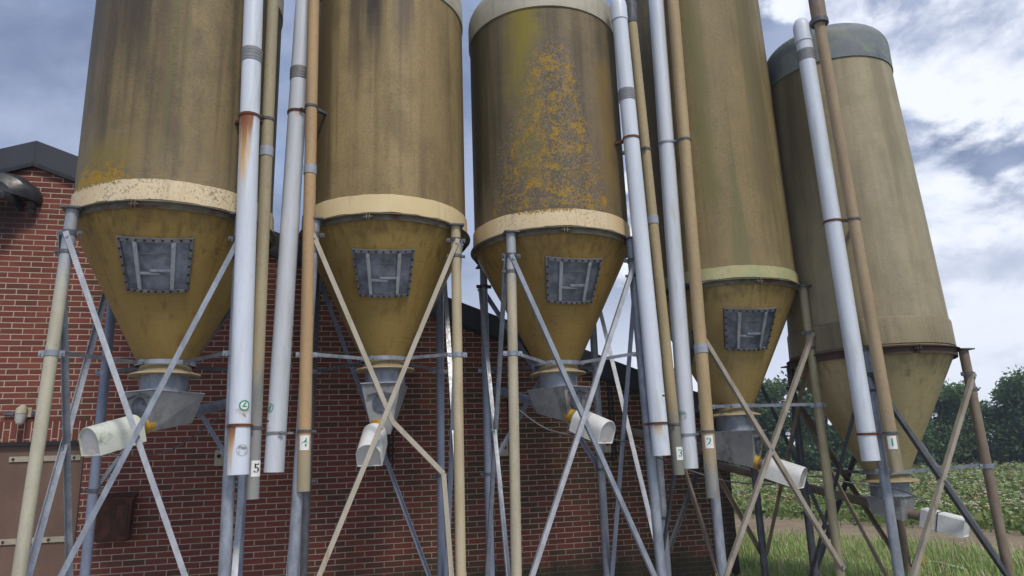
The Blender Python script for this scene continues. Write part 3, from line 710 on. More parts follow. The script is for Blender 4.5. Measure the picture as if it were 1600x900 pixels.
    if k == 5: top = [(-.19, -.17), (.17, -.17), (.17, .17), (-.19, .17)]
    bot = [(-.25, -w1, zbk), (.19, -w1, zf), (.19, w1, zf), (-.25, w1, zbk)]
    if k == 5: bot = [(-.16, -.15, zbk - .02), (.14, -.15, zf), (.14, .15, zf), (-.16, .15, zbk - .02)]
    # trough is right-handed in (a, c): reverse so that the faces look outwards
    b = MB(); b.hexa([cor(x, y, z) for x, y, z in bot] + [cor(x, y, zb) for x, y in top])
    b.build('trough', generic('trough_sheet_%d' % k, (.37, .385, .41), (.26, .275, .30), .55, .25, (4, 4, 4), grime=(.12, .115, .115), gr=(.5, .75), gscale=(5, 5, 3)), boot, smooth=False)
    b = MB(); hx, hy = (top[1][0] + .022), (top[2][1] + .004)
    b.hexa([cor(x, y, z) for z in (zb + .001, zb + .009) for x, y in ((top[0][0] - .004, -hy), (hx, -hy), (hx, hy), (top[0][0] - .004, hy))])
    b.build('trough_flange', MAT['galv_light'], boot, smooth=False)
    if k != 5:
        fa, fb = cor(.25, 0, zb), cor(.19, 0, zf); dn = (fb - fa).normalized(); nn = c.cross(dn).normalized()
        if nn.dot(a) < 0: nn = -nn
        pc = fa + (fb - fa) * .40 + nn * .002
        b = MB(); b.tube([pc, pc + nn * .008], .085, 28)
        for q in range(6):
            t = R(30 + 60 * q); pp = pc + (c * math.cos(t) + dn * math.sin(t)) * .07 + nn * .008; b.tube([pp, pp + nn * .008], .009, 6, mi=1)
        for sgn in (1, -1):
            s0 = pc - dn * .115 + nn * .016; s1 = pc + c * sgn * .13 - dn * .082 + nn * .016; u = (s1 - s0).normalized()
            b.box((s0 + s1) / 2, u * (s1 - s0).length / 2, u.cross(nn) * .006, nn * .015, mi=1)
        b.build('inspection_plate', [MAT['hatch'], MAT['galv_dark']], boot)
    # ---- the auger that runs through the boot: a thing of its own
    names = {1: 'auger with green mossy motor cover under the nearest left silo', 2: 'auger with short white motor cover pointing at the viewer, vent pipe 4 beside it',
             3: 'auger with white round-topped motor cover under the lichen covered silo', 4: 'auger with white tube motor cover below the green-banded silo', 5: 'low auger with boxy white motor cover under the rightmost pale silo'}
    ag = empty('feed_auger', (*S['xy'], 0), YAW); tag(ag, names[k], 'auger', 'feed augers under the silos')
    mdir = (M_ - B).normalized(); wdir = (W_ - B).normalized()
    ps = B + mdir * .16; pw = B + wdir * .20
    rt_ = .052 if k < 4 else .05
    b = MB(); b.tube([W_ + wdir * .05, B + wdir * .1, B + mdir * .1, B + mdir * .55], rt_, 24)
    b.build('tube', MAT['galv' if k != 4 and k != 5 else 'brown_leg'], ag)
    if k != 5:
        for st, dr in ((B + mdir * .225, mdir), (B + wdir * .27, wdir)):
            b = MB(); b.tube([st - dr * .045, st + dr * .045], .068, 24)
            for q in (-.03, 0, .03): b.tube([st + dr * (q - .008), st + dr * (q + .008)], .073, 24)
            b.build('collar', MAT['yellow'], ag)
    side = mdir.cross(Vector((0, 0, 1))).normalized(); upv = side.cross(mdir).normalized()
    L0, L1 = (.33, {1: .74, 2: .70, 3: .71, 4: .73}[k]) if k != 5 else (.36, .76)
    b = MB()
    if A['cover'] == 'box': sh = [(-.088, -.092), (.088, -.092), (.088, .078), (.074, .092), (-.074, .092), (-.088, .078)]
    else: sh = [(-.112, -.115), (.112, -.115)] + [(.112 * math.cos(R(t)), .112 * math.sin(R(t)) + .0) for t in range(0, 181, 12)]
    
    n_ = len(sh)
    rings = [b.add([B + mdir * l + side * x * s_ + upv * y * s_ for x, y in sh]) for l, s_ in ((L0, 1), (L1 - .004, 1), (L1, .97), (L1, .93), (L1 - .014, .92))]
    for p, q in zip(rings, rings[1:]):
        for j in range(n_): b.face((p + j, p + (j + 1) % n_, q + (j + 1) % n_, q + j))
    b.face([rings[0] + j for j in reversed(range(n_))]); b.face([rings[-1] + j for j in range(n_)], 1)
    cv = b.build('motor_cover', [MAT['white_cover' if A['cover'] == 'box' else A['cover']], MAT['white_cover'] if k == 5 else MAT['cover_end']], ag)
    e = B + mdir * (L1 - .012)
    if k != 5:
        b = MB(); b.box(e - upv * .085, side * .032, upv * .014, mdir * .002); b.build('sticker', MAT['pink'], cv)
    else:
        b = MB()
        l_ = .52
        for s0, s1 in (((-.091, -.095), (-.091, .095)), ((-.091, .095), (.091, .095)), ((.091, .095), (.091, -.095)), ((.091, -.095), (-.091, -.095))):
            b.tube([B + mdir * l_ + side * s0[0] + upv * s0[1], B + mdir * (l_ + .0) + side * s1[0] + upv * s1[1]], .005, 6)
        b.build('tie_band', MAT['black_trim'], cv)
    return root
for S in SILOS: make_silo(S)

# ------------------------------------------------------------------ the barn
D_WALL = 8.853
barn = empty('brick_barn', (-math.sin(YAW) * D_WALL, math.cos(YAW) * D_WALL, 0), YAW)
tag(barn, 'low red brick barn with dark blue sheet roof behind the silos', 'barn')
AS, AZ, SL, SC = -3.39, 5.425, .368, 5.21
EL = 2 * AS - SC
BD = .29
def brick_mat(name, rot=False):
    mt, n, b = newmat(name)
    xyz = obj_xyz(n); X, Y, Z = n.sep(xyz)
    hx = n.math('ADD', X, Y)
    wob = n.noise(n.coords((0, 0, 0), (9, 9, 9), xyz), 1, 3, .6)
    zz = n.math('ADD', Z, n.math('MULTIPLY', n.math('SUBTRACT', wob, .5), .006)); xx = n.math('ADD', hx, n.math('MULTIPLY', n.math('SUBTRACT', wob, .5), .008))
    vec = n.comb(zz, xx, 0) if rot else n.comb(xx, zz, 0)
    br = n.new('ShaderNodeTexBrick'); n.put(br.inputs['Vector'], vec)
    br.inputs['Scale'].default_value = 1; br.inputs['Brick Width'].default_value = .22 if not rot else .21; br.inputs['Row Height'].default_value = .064 if not rot else .066
    br.inputs['Mortar Size'].default_value = .0062; br.inputs['Mortar Smooth'].default_value = .35; br.inputs['Bias'].default_value = 0
    n.put(br.inputs['Color1'], (1, 1, 1)); n.put(br.inputs['Color2'], (0, 0, 0)); n.put(br.inputs['Mortar'], (.5, .5, .5))
    tint = br.outputs['Color']; mort = br.outputs['Fac']
    t = n.sep(tint)[0]
    big = n.noise(n.coords((2, 1, 0), (.9, .9, .9), xyz), 1, 4, .55)
    med = n.noise(n.coords((5, 1, 0), (4, 4, 4), xyz), 1, 5, .6)
    fine = n.noise(n.coords((0, 0, 0), (45, 45, 90), xyz), 1, 4, .65)
    c = n.mix(t, (.195, .060, .045), (.128, .042, .034))
    c = n.mix(n.step(med, .45, .7, 0, .6), c, (.21, .07, .045))
    c = n.mix(n.step(fine, .5, .75, 0, .5), c, (.055, .020, .018))
    # algae and weathering on the side away from the yard: brown-green bricks, patchy, stronger to the right
    al = n.math('MULTIPLY', n.step(n.math('ADD', n.math('ADD', n.math('MULTIPLY', big, .9), n.math('MULTIPLY', t, .28)), n.step(X, -2.5, 5.2, 0, .40, False)), .62, 1.0), .85)
    c = n.mix(al, c, n.mix(t, (.105, .062, .042), (.074, .056, .034)))
    mc = n.mix(n.step(med, .35, .7), (.45, .375, .315), (.35, .29, .24))
    mc = n.mix(n.math('MULTIPLY', al, .45), mc, (.24, .215, .165))
    c = n.mix(mort, c, mc)
    # white bloom spots
    sp = n.noise(n.coords((0, 7, 0), (7, 7, 7), xyz), 1, 4, .6)
    c = n.mix(n.step(sp, .68, .78, 0, .25), c, (.45, .40, .36))
    # damp dark foot of the wall and the exhaust soot under the ventilator
    ft = n.math('ADD', Z, n.math('MULTIPLY', n.math('SUBTRACT', med, .5), .5))
    c = n.mix(n.step(ft, .55, .22, 0, .85), c, n.mix(n.step(fine, .4, .6), (.028, .030, .020), (.055, .055, .035)))
    ds = n.math('DIVIDE', n.math('SUBTRACT', X, -3.62), .42); dz = n.math('DIVIDE', n.math('SUBTRACT', Z, 4.46), .26)
    rr = n.math('SQRT', n.math('ADD', n.math('MULTIPLY', ds, ds), n.math('MULTIPLY', dz, dz)))
    c = n.mix(n.step(n.math('ADD', rr, n.math('MULTIPLY', n.math('SUBTRACT', med, .5), .9)), 1.15, .3, 0, .8), c, (.045, .038, .045))
    # dark mossy strip at the free corner
    c = n.mix(n.math('MULTIPLY', n.step(n.math('ADD', X, n.math('MULTIPLY', n.math('SUBTRACT', med, .5), .5)), 4.75, 5.15), .75), c, (.035, .028, .022))
    n.put(b.inputs['Base Color'], c); b.inputs['Roughness'].default_value = .85; b.inputs['Specular IOR Level'].default_value = .2
    h = n.math('ADD', n.math('MULTIPLY', n.math('SUBTRACT', 1, mort), 1.0), n.math('ADD', n.math('MULTIPLY', fine, .35), n.math('MULTIPLY', t, .25)))
    n.put(b.inputs['Normal'], n.bump(h, .7, .008))
    return mt
BRICK = brick_mat('red_brickwork'); SOLDIER = brick_mat('soldier_brickwork', True)
DEPTH = 24.
b = MB()
zt = lambda s: AZ - .06 - SL * abs(s - AS)
# front gable with the doorway left open, 0.24 m thick
DX0, DX1, DZ = -4.75, -2.56, 1.955
def prism(b, poly, y0, y1, mi=0):
    k = b.add([(x, y0, z) for x, z in poly] + [(x, y1, z) for x, z in poly]); n = len(poly)
    b.face([k + i for i in range(n)], mi); b.face([k + n + i for i in reversed(range(n))], mi)
    for i in range(n): j = (i + 1) % n; b.face((k + j, k + i, k + n + i, k + n + j), mi)
prism(b, [(EL, 0), (DX0, 0), (DX0, DZ), (DX1, DZ), (DX1, 0), (SC, 0), (SC, zt(SC)), (AS, zt(AS)), (EL, zt(EL))], 0, .24)
b.build('front_wall', BRICK, barn, smooth=False)
for s0, s1 in ((SC - .24, SC), (EL, EL + .24)):
    b = MB(); prism(b, [(s0, 0), (s1, 0), (s1, zt(SC) - .09), (s0, zt(SC) - .09)], .2405, DEPTH); b.build('side_wall', BRICK, barn, smooth=False)
b = MB(); prism(b, [(EL, 0), (SC, 0), (SC, zt(SC)), (AS, zt(AS)), (EL, zt(EL))], DEPTH + .001, DEPTH + .24); b.build('rear_wall', BRICK, barn, smooth=False)
for sg in (1, -1):
    b = MB(); e = 5.21 + 3.39 + .12
    p = [(AS + sg * .002, AZ - .05), (AS + sg * e, AZ - .05 - SL * e), (AS + sg * e, AZ - SL * e), (AS + sg * .002, AZ)]
    if sg < 0: p = p[::-1]
    prism(b, p, -.012, DEPTH + .3)
    b.build('roof_sheet', MAT['slate'], barn, smooth=False)
    b = MB(); e2 = e
    p = [(AS + sg * .001, AZ - BD), (AS + sg * e2, AZ - BD - SL * e2), (AS + sg * e2, AZ - .002 - SL * e2), (AS + sg * .001, AZ - .002)]
    if sg < 0: p = p[::-1]
    prism(b, p, -.045, -.013); b.build('barge_board', MAT['slate'], barn, smooth=False)
    b = MB(); p = [(AS + sg * .001, AZ - BD - .035), (AS + sg * e2, AZ - BD - .035 - SL * e2), (AS + sg * e2, AZ - BD + .012 - SL * e2), (AS + sg * .001, AZ - BD + .012)]
    if sg < 0: p = p[::-1]
    prism(b, p, -.058, -.046); b.build('shadow_strip', MAT['black_trim'], barn, smooth=False)  # black strip painted in as the shadow line below the barge board
    b = MB(); p = [(AS + sg * .001, AZ - BD - .034), (AS + sg * e2, AZ - BD - .034 - SL * e2), (AS + sg * e2, AZ - BD - .002 - SL * e2), (AS + sg * .001, AZ - BD - .002)]
    if sg < 0: p = p[::-1]
    prism(b, p, -.012, -.002); b.build('shadow_strip', MAT['black_trim'], barn, smooth=False)  # second black strip, the same shadow line behind the board
# door, lintel, soldier course
b = MB(); prism(b, [(DX0 + .01, .02), (DX1 - .012, .02), (DX1 - .012, DZ - .03), (DX0 + .01, DZ - .03)], .03, .075)
door = b.build('door', MAT['door'], barn, smooth=False)
for z in (1.79, .955):
    b = MB(); prism(b, [(-3.28, z - .028), (-2.60, z - .028), (-2.60, z + .028), (-3.28, z + .028)], .014, .0295)
    for s in (-3.24, -3.05, -2.82, -2.66): b.tube([(s, .0135, z), (s, .003, z)], .013, 8, mi=1)
    b.build('hinge_strap', [MAT['door_strap'], MAT['bolt']], door)
b = MB(); prism(b, [(DX0 - .1, DZ - .028), (DX1 + .03, DZ - .028), (DX1 + .03, DZ + .012), (DX0 - .1, DZ + .012)], -.02, .10); b.build('lintel', MAT['black_trim'], barn, smooth=False)
b = MB(); prism(b, [(DX0 - .15, DZ + .014), (DX1 + .12, DZ + .014), (DX1 + .12, DZ + .226), (DX0 - .15, DZ + .226)], -.004, .1); b.build('soldier_course', SOLDIER, barn, smooth=False)
b = MB(); prism(b, [(DX1 - .011, .02), (DX1 - .001, .02), (DX1 - .001, DZ - .03), (DX1 - .011, DZ - .03)], .0, .06); b.build('door_jamb', MAT['black_trim'], barn, smooth=False)

def on_wall(s, y, z): return barn.matrix_basis @ Vector((s, y, z))
bpy.context.view_layer.update()
# rusty box
t = empty('wall_box', on_wall(-2.185, 0, .93), YAW); tag(t, 'rusty brown metal box with sloping lid hanging on the brick wall', 'metal box')
b = MB(); prism(b, [(-.165, 0), (.165, 0), (.175, .43), (-.175, .43)], -.16, -.001); b.box((0, -.08, -.012), (.14, 0, 0), (0, .065, 0), (0, 0, .011)); b.build('case', MAT['rustbox'], t, smooth=False)
b = MB(); b.hexa([(-.185, -.19, .405), (.205, -.19, .405), (.205, -.001, .44), (-.185, -.001, .44), (-.18, -.19, .425), (.20, -.19, .425), (.20, -.001, .478), (-.18, -.001, .478)]); b.build('lid', MAT['rustbox'], t, smooth=False)
b = MB(); prism(b, [(-.14, .035), (.14, .035), (.145, .35), (-.145, .35)], -.169, -.161); b.tube([(0, -.17, .30), (0, -.178, .30)], .03, 14); b.build('front_plate', MAT['rustbox'], t, smooth=False)
# lamp above the door
t = empty('wall_lamp', on_wall(-3.17, 0, 2.27), YAW); tag(t, 'small bulkhead lamp with frosted glass above the brown door', 'lamp')
b = MB(); b.box((0, -.012, .01), (.06, 0, 0), (0, .011, 0), (0, 0, .05)); b.tube([(0, -.02, .03), (0, -.10, .05), (0, -.13, .03), (0, -.13, -.01)], [.03, .038, .05, .055], 18); b.build('base', MAT['socket'], t)
b = MB(); b.tube([(0, -.13, -.011), (0, -.13, -.07), (0, -.13, -.115), (0, -.13, -.13)], [.05, .052, .036, .01], 18); b.build('glass', MAT['lamp_glass'], t)
for x in (-.13, .13):
    b = MB(); b.box((x, -.02, .0), (.065, 0, 0), (0, .018, 0), (0, 0, .018)); b.build('cable_gland', MAT['galv_dark'], t, smooth=False)
# exhaust ventilator under the gable peak: two overlapping half-round hoods
t = empty('exhaust_hood', on_wall(-3.70, 0, 4.66), YAW); tag(t, 'black half-round exhaust hoods on the wall under the gable peak', 'ventilator')
def hood(r, dpt, z, x):
    b = MB(); n = 28; prof = [(r, -.001), (r, -.06), (r * .97, -dpt * .55), (r * .8, -dpt * .85), (r * .45, -dpt)]
    for rr_ in (1., .95):
        rings = [b.add([(x + q * rr_ * math.cos(R(-14 + 208 * j / n)), y * (1 if rr_ == 1. else .97) - .001, z + q * rr_ * .62 * math.sin(R(-14 + 208 * j / n))) for j in range(n + 1)]) for q, y in prof]
        for p, q in zip(rings, rings[1:]):
            for j in range(n):
                f_ = (p + j, q + j, q + j + 1, p + j + 1); b.face(f_ if rr_ == 1. else f_[::-1])
        if rr_ == 1.: last = rings[-1]; b.face([last + j for j in range(n + 1)])
    return b
hood(.44, .30, .04, 0).build('hood', MAT['duct'], t); hood(.30, .46, -.06, -.04).build('hood', MAT['duct'], t)
b = MB(); b.tube([(.36, -.05, -.03), (.36, -.10, -.05)], .04, 14); b.tube([(.36, -.05, -.12), (.36, -.10, -.13)], .035, 14); b.build('motor_cap', MAT['duct'], t)
# sockets along the wall
for s, w in ((-1.184, 'cream wall socket between the two left silos'), (.63, 'cream wall socket behind the silo marked 4'), (2.117, 'cream wall socket left of the lichen silo rear legs'), (3.475, 'cream wall socket under the round-topped motor cover')):
    t = empty('wall_socket', on_wall(s, 0, 1.735), YAW); tag(t, w, 'socket', 'sockets along the barn wall')
    b = MB(); b.box((0, -.03, 0), (.045, 0, 0), (0, .029, 0), (0, 0, .085)); b.build('box', MAT['socket'], t, smooth=False)
    b = MB(); b.tube([(0, -.06, .02), (0, -.072, .02)], .022, 14); b.build('knob', MAT['bolt'], t)
    b = MB(); b.tube([(.075, -.02, -.20), (.075, -.02, .75)], .013, 8); b.tube([(.125, -.02, -.16), (.125, -.02, .75)], .011, 8); b.build('conduit', MAT['black_trim'], t)

# cables slung from auger to auger
def at_px(x, y, depth):
    v = fw + rt * (x - 800) / F_PX - up * (y - 450) / F_PX
    return Vector((0, 0, EYE)) + v * depth / v.y
def cable(pts, lab, r=.008):
    P = []
    pts = [at_px(*p) for p in pts]
    for i in range(len(pts) - 1):
        p0, p1, p2, p3 = pts[max(i - 1, 0)], pts[i], pts[i + 1], pts[min(i + 2, len(pts) - 1)]
        for q in range(6):
            u = q / 6; P.append(.5 * ((2 * p1) + (p2 - p0) * u + (2 * p0 - 5 * p1 + 4 * p2 - p3) * u * u + (3 * p1 - p0 - 3 * p2 + p3) * u ** 3))
    P.append(pts[-1])
    o = P[0].copy(); b = MB(); b.tube([p - o for p in P], r, 8); ob = b.build('cable', MAT['cable'], None); ob.location = o
    tag(ob, lab, 'cable')
cable([(150, 706, 6.2), (205, 712, 6.5), (262, 705, 6.9), (310, 676, 7.2), (348, 648, 7.4)], 'thin grey cable sagging in front of the wall beside the mossy motor cover')
cable([(800, 632, 7.5), (850, 668, 7.4), (905, 682, 7.2), (975, 690, 7.6), (1040, 720, 8.0), (1120, 748, 8.2), (1200, 757, 8.0), (1262, 744, 8.0), (1333, 755, 7.9), (1400, 764, 7.6), (1446, 782, 7.4)], 'long grey cable running between the three right silos')

# ------------------------------------------------------------------ ground
def ground_mat():
    mt, n, b = newmat('meadow_soil'); xyz = obj_xyz(n)
    a = n.noise(n.coords((0, 0, 0), (.35, .35, .35), xyz), 1, 6, .6); f_ = n.noise(n.coords((0, 0, 0), (9, 9, 9), xyz), 1, 6, .65)
    c = n.mix(n.step(a, .4, .6), (.085, .115, .032), (.115, .125, .048)); c = n.mix(n.step(f_, .45, .65, 0, .8), c, (.05, .065, .02))
    n.put(b.inputs['Base Color'], c); b.inputs['Roughness'].default_value = .95; b.inputs['Specular IOR Level'].default_value = .1
    n.put(b.inputs['Normal'], n.bump(f_, .6, .05)); return mt
b = MB(); k = b.add([(-240, -150, 0), (340, -150, 0), (340, 380, 0), (-240, 380, 0)]); b.face((k, k + 1, k + 2, k + 3)); tag(b.build('ground', ground_mat(), None, smooth=False), kind='structure')
mt, n, bs = newmat('bounce_concrete'); xyz = obj_xyz(n)  # pale concrete for the added surface that bounces light
a = n.noise(n.coords((0, 0, 0), (.8, .8, .8), xyz), 1, 6, .6); f_ = n.noise(n.coords((0, 0, 0), (14, 14, 14), xyz), 1, 6, .7)
c = n.mix(n.step(a, .38, .62), (.36, .345, .31), (.42, .405, .37)); c = n.mix(n.step(f_, .5, .7, 0, .5), c, (.20, .19, .165))
n.put(bs.inputs['Base Color'], c); bs.inputs['Roughness'].default_value = .9; n.put(bs.inputs['Normal'], n.bump(f_, .5, .01))
b = MB(); cw, sw = math.cos(YAW), math.sin(YAW)
def sy(s_, y_): return (s_ * cw - y_ * sw, s_ * sw + y_ * cw, .004)
k = b.add([sy(-13, -14), sy(4.7, -14), sy(4.7, D_WALL - .003), sy(-13, D_WALL - .003)]); b.face((k, k + 1, k + 2, k + 3))
tag(b.build('bounce_yard', mt, None, smooth=False), kind='structure')  # unseen pale paving, added to bounce light onto the cones and undersides
mt, n, bs = newmat('dry_soil'); xyz = obj_xyz(n)
a = n.noise(n.coords((0, 0, 0), (1.2, 1.2, 1.2), xyz), 1, 6, .6); f_ = n.noise(n.coords((0, 0, 0), (22, 22, 22), xyz), 1, 5, .7)
c = n.mix(n.step(a, .38, .62), (.24, .19, .135), (.30, .245, .175)); c = n.mix(n.step(f_, .48, .66, 0, .7), c, (.13, .10, .065))
n.put(bs.inputs['Base Color'], c); bs.inputs['Roughness'].default_value = .95; bs.inputs['Specular IOR Level'].default_value = .1; n.put(bs.inputs['Normal'], n.bump(f_, .8, .03)); DRY = mt
# bare strip between the grass and the flower rows; it runs about square to the view, slightly nearer on the right
NEAR = lambda x: 14.9 - 1.42 * (x - 5)          # grass ends here
FAR = lambda x: 18.0 - 1.72 * (x - 6.2)         # flower plants begin here
b = MB(); k0 = None
for i in range(91):
    x = -14 + 34 * i / 90
    q = b.add([(x, NEAR(x) - .55 + rnd.uniform(-.2, .2), .006), (x, FAR(x) + 1.2 + rnd.uniform(-.1, .1), .006)])
    if k0 is not None: b.face((k0, q, q + 1, k0 + 1))
    k0 = q
tag(b.build('path', DRY, None, smooth=False), kind='structure')
b = MB(); q = b.add([(-14, FAR(-14) + 1.0, .010), (20, FAR(20) + 1.0, .010), (90, FAR(20) + 1.0, .010), (90, 62, .010), (-14, 62, .010)]); b.face([q + i for i in range(5)])
mt2, n, bs = newmat('field_soil'); xyz = obj_xyz(n); f_ = n.noise(n.coords((0, 0, 0), (4, 4, 4), xyz), 1, 6, .7)
n.put(bs.inputs['Base Color'], n.mix(n.step(f_, .4, .6), (.07, .10, .028), (.11, .14, .045))); bs.inputs['Roughness'].default_value = .95; bs.inputs['Specular IOR Level'].default_value = .1
tag(b.build('field', mt2, None, smooth=False), kind='structure')

def leafmat(name, c1, c2, trans=.25, vary=False):
    mt, n, b = newmat(name)
    g = n.new('ShaderNodeNewGeometry').outputs['Random Per Island']
    c = n.mix(g, c1, c2)
    if vary:
        rn = n.new('ShaderNodeObjectInfo').outputs['Random']; c = n.mix(n.step(rn, 0, 1, 0, .45, False), c, tuple(x * .62 for x in c1)); c = n.mix(n.step(n.math('FRACT', n.math('MULTIPLY', rn, 7.3)), 0, 1, 0, .35, False), c, (.17, .24, .085))
    n.put(b.inputs['Base Color'], c); b.inputs['Roughness'].default_value = .6; b.inputs['Specular IOR Level'].default_value = .25
    tr = n.new('ShaderNodeBsdfTranslucent'); n.put(tr.inputs['Color'], c)
    mx = n.new('ShaderNodeMixShader'); mx.inputs[0].default_value = trans
    n.l.new(b.outputs[0], mx.inputs[1]); n.l.new(tr.outputs[0], mx.inputs[2])
    n.l.new(mx.outputs[0], mt.node_tree.nodes['Material Output'].inputs['Surface'])
    return mt
LEAF = [leafmat('tree_leaf_dark', (.050, .12, .065), (.080, .155, .080), .3, True), leafmat('tree_leaf_mid', (.11, .21, .10), (.16, .27, .125), .4, True)]
GRASS = [leafmat('grass_green', (.26, .40, .11), (.38, .50, .18)), leafmat('grass_straw', (.48, .44, .26), (.60, .54, .36)), leafmat('grass_deep', (.16, .29, .07), (.25, .39, .12))]
PLANT = [leafmat('flower_leaf', (.19, .27, .085), (.28, .33, .14)), leafmat('flower_leaf_dark', (.09, .16, .045), (.14, .20, .06))]
def petal(name, c1, c2): return leafmat(name, c1, c2, .15)
PET = [petal('petal_white', (.80, .78, .70), (.88, .86, .80)), petal('petal_cream', (.78, .68, .42), (.82, .76, .58)), petal('petal_pink', (.62, .26, .22), (.72, .40, .33)), petal('petal_red', (.40, .06, .05), (.55, .13, .10)), petal('petal_peach', (.70, .42, .25), (.76, .52, .36))]

def quad(b, p, s, mi, up_bias=0.):
    d = Vector((rnd.gauss(0, 1), rnd.gauss(0, 1), rnd.gauss(0, 1) + up_bias)).normalized()
    a = d.orthogonal().normalized(); a = (a * math.cos(rnd.random() * 6.28) + d.cross(a) * math.sin(rnd.random() * 6.28)); c = d.cross(a)
    w = s * rnd.uniform(.35, .6)
    k = b.add([p - a * s, p + c * w - a * s * .1, p + a * s, p - c * w + a * s * .1]); b.face((k, k + 1, k + 2, k + 3), mi)

# grass
gb = MB(); gr = random.Random(3)
cnt = 0
while cnt < 46000:
    y = gr.uniform(7.6, 15.2); x = gr.uniform(.20, .95) * y + gr.uniform(-.4, .4)
    if y > NEAR(x) + gr.gauss(0, .22): continue
    if x * math.cos(YAW) + y * math.sin(YAW) < 4.78 + gr.gauss(0, .05): continue
    # keep the grass out of the barn
    if (x * math.cos(YAW) + y * math.sin(YAW)) < SC + .05 and (-x * math.sin(YAW) + y * math.cos(YAW)) > D_WALL - .05: continue
    cl = math.sin(x * 2.1 + math.sin(y * 1.7) * 1.3) * math.sin(y * 1.9 + x * .6) * .5 + .5
    if gr.random() > .45 + .55 * cl: continue
    h = gr.uniform(.05, .16) * (.65 + .8 * cl) * (1.9 if gr.random() < .10 else 1) * (1 if NEAR(x) - y > 1.5 else .6); t_ = gr.random() * 6.283; le = gr.uniform(.05, .6) * h; w = gr.uniform(.004, .009)
    far = 1 - (NEAR(x) - y) * .06
    mi = 1 if gr.random() < .30 + .35 * max(0, far - .80) * 4 else (2 if gr.random() < .35 else 0)
    dx, dy = math.cos(t_), math.sin(t_)
    k = gb.add([(x - dy * w, y + dx * w, 0), (x + dy * w, y - dx * w, 0), (x + dx * le * .45 + dy * w * .7, y + dy * le * .45 - dx * w * .7, h * .62), (x + dx * le * .45 - dy * w * .7, y + dy * le * .45 + dx * w * .7, h * .62), (x + dx * le, y + dy * le, h)])
    gb.face((k, k + 1, k + 2, k + 3), mi); gb.face((k + 3, k + 2, k + 4), mi); cnt += 1
tag(gb.build('grass', GRASS, None, smooth=False), kind='stuff')

# flower field: rows slanting away from the path
fb = MB(); rnd = random.Random(11)
E_ = Vector((.503, -.864)); V_ = Vector((.864, .503)); V0 = Vector((6.2, 18.0)).dot(V_)
nl_ = 0; tries = 0
def plant_pt():
    """a random spot in the field with the row it belongs to, thinner with distance"""
    while True:
        y = 8.5 * (58 / 8.5) ** rnd.random(); x = rnd.uniform(.19, .98) * y
        v = Vector((x, y)).dot(V_) - V0
        if v < -.1: continue
        r_ = round(v / .85); v2 = r_ * .85 + rnd.gauss(0, .21); d_ = v2 - v
        return x + V_.x * d_, y + V_.y * d_, r_, Vector((x, y)).dot(E_)
for q in range(52000):
    x, y, i, u = plant_pt()
    hh = .36 + .10 * math.sin(u * 1.3 + i * 2.1) + rnd.gauss(0, .03); sz = .05 * max(1., y / 18)
    z = rnd.random() ** .7 * hh
    quad(fb, Vector((x, y, z)), sz * rnd.uniform(.7, 1.5), 0 if z > hh * .45 and rnd.random() < .85 else 1, .6)
for q in range(3600):
    x, y, i, u = plant_pt()
    z = .38 + .10 * math.sin(u * 1.3 + i * 2.1) + rnd.uniform(-.02, .12)
    cl = math.sin(u * .9 + i * .37) + .6 * math.sin(u * .31 - i * .5)
    w = rnd.random()
    if cl > .8: mi = 2 + (2 if w < .35 else (3 if w < .6 else (1 if w < .8 else 4)))
    else: mi = 2 + (0 if w < .42 else (1 if w < .66 else (4 if w < .8 else (2 if w < .93 else 3))))
    s = rnd.uniform(.024, .046) * max(1., (y / 18) ** .25)
    p = Vector((x, y, z))
    for t_ in range(5):                 # a ruffled ball of petals
        a_ = t_ * 1.2566 + rnd.random(); d = Vector((math.cos(a_), math.sin(a_), .5)); sd = Vector((-math.sin(a_), math.cos(a_), 0))
        k = fb.add([p, p + d * s * .7 - sd * s * .6, p + d * s * 1.05 + Vector((0, 0, s * .3)), p + d * s * .7 + sd * s * .6]); fb.face((k, k + 1, k + 2, k + 3), mi)
    k = fb.add([p + Vector((math.cos(j * 1.5708) * s * .7, math.sin(j * 1.5708) * s * .7, s * .75)) for j in range(4)]); fb.face((k, k + 1, k + 2, k + 3), mi)
tag(fb.build('flower_field', PLANT + PET, None, smooth=False), kind='stuff')

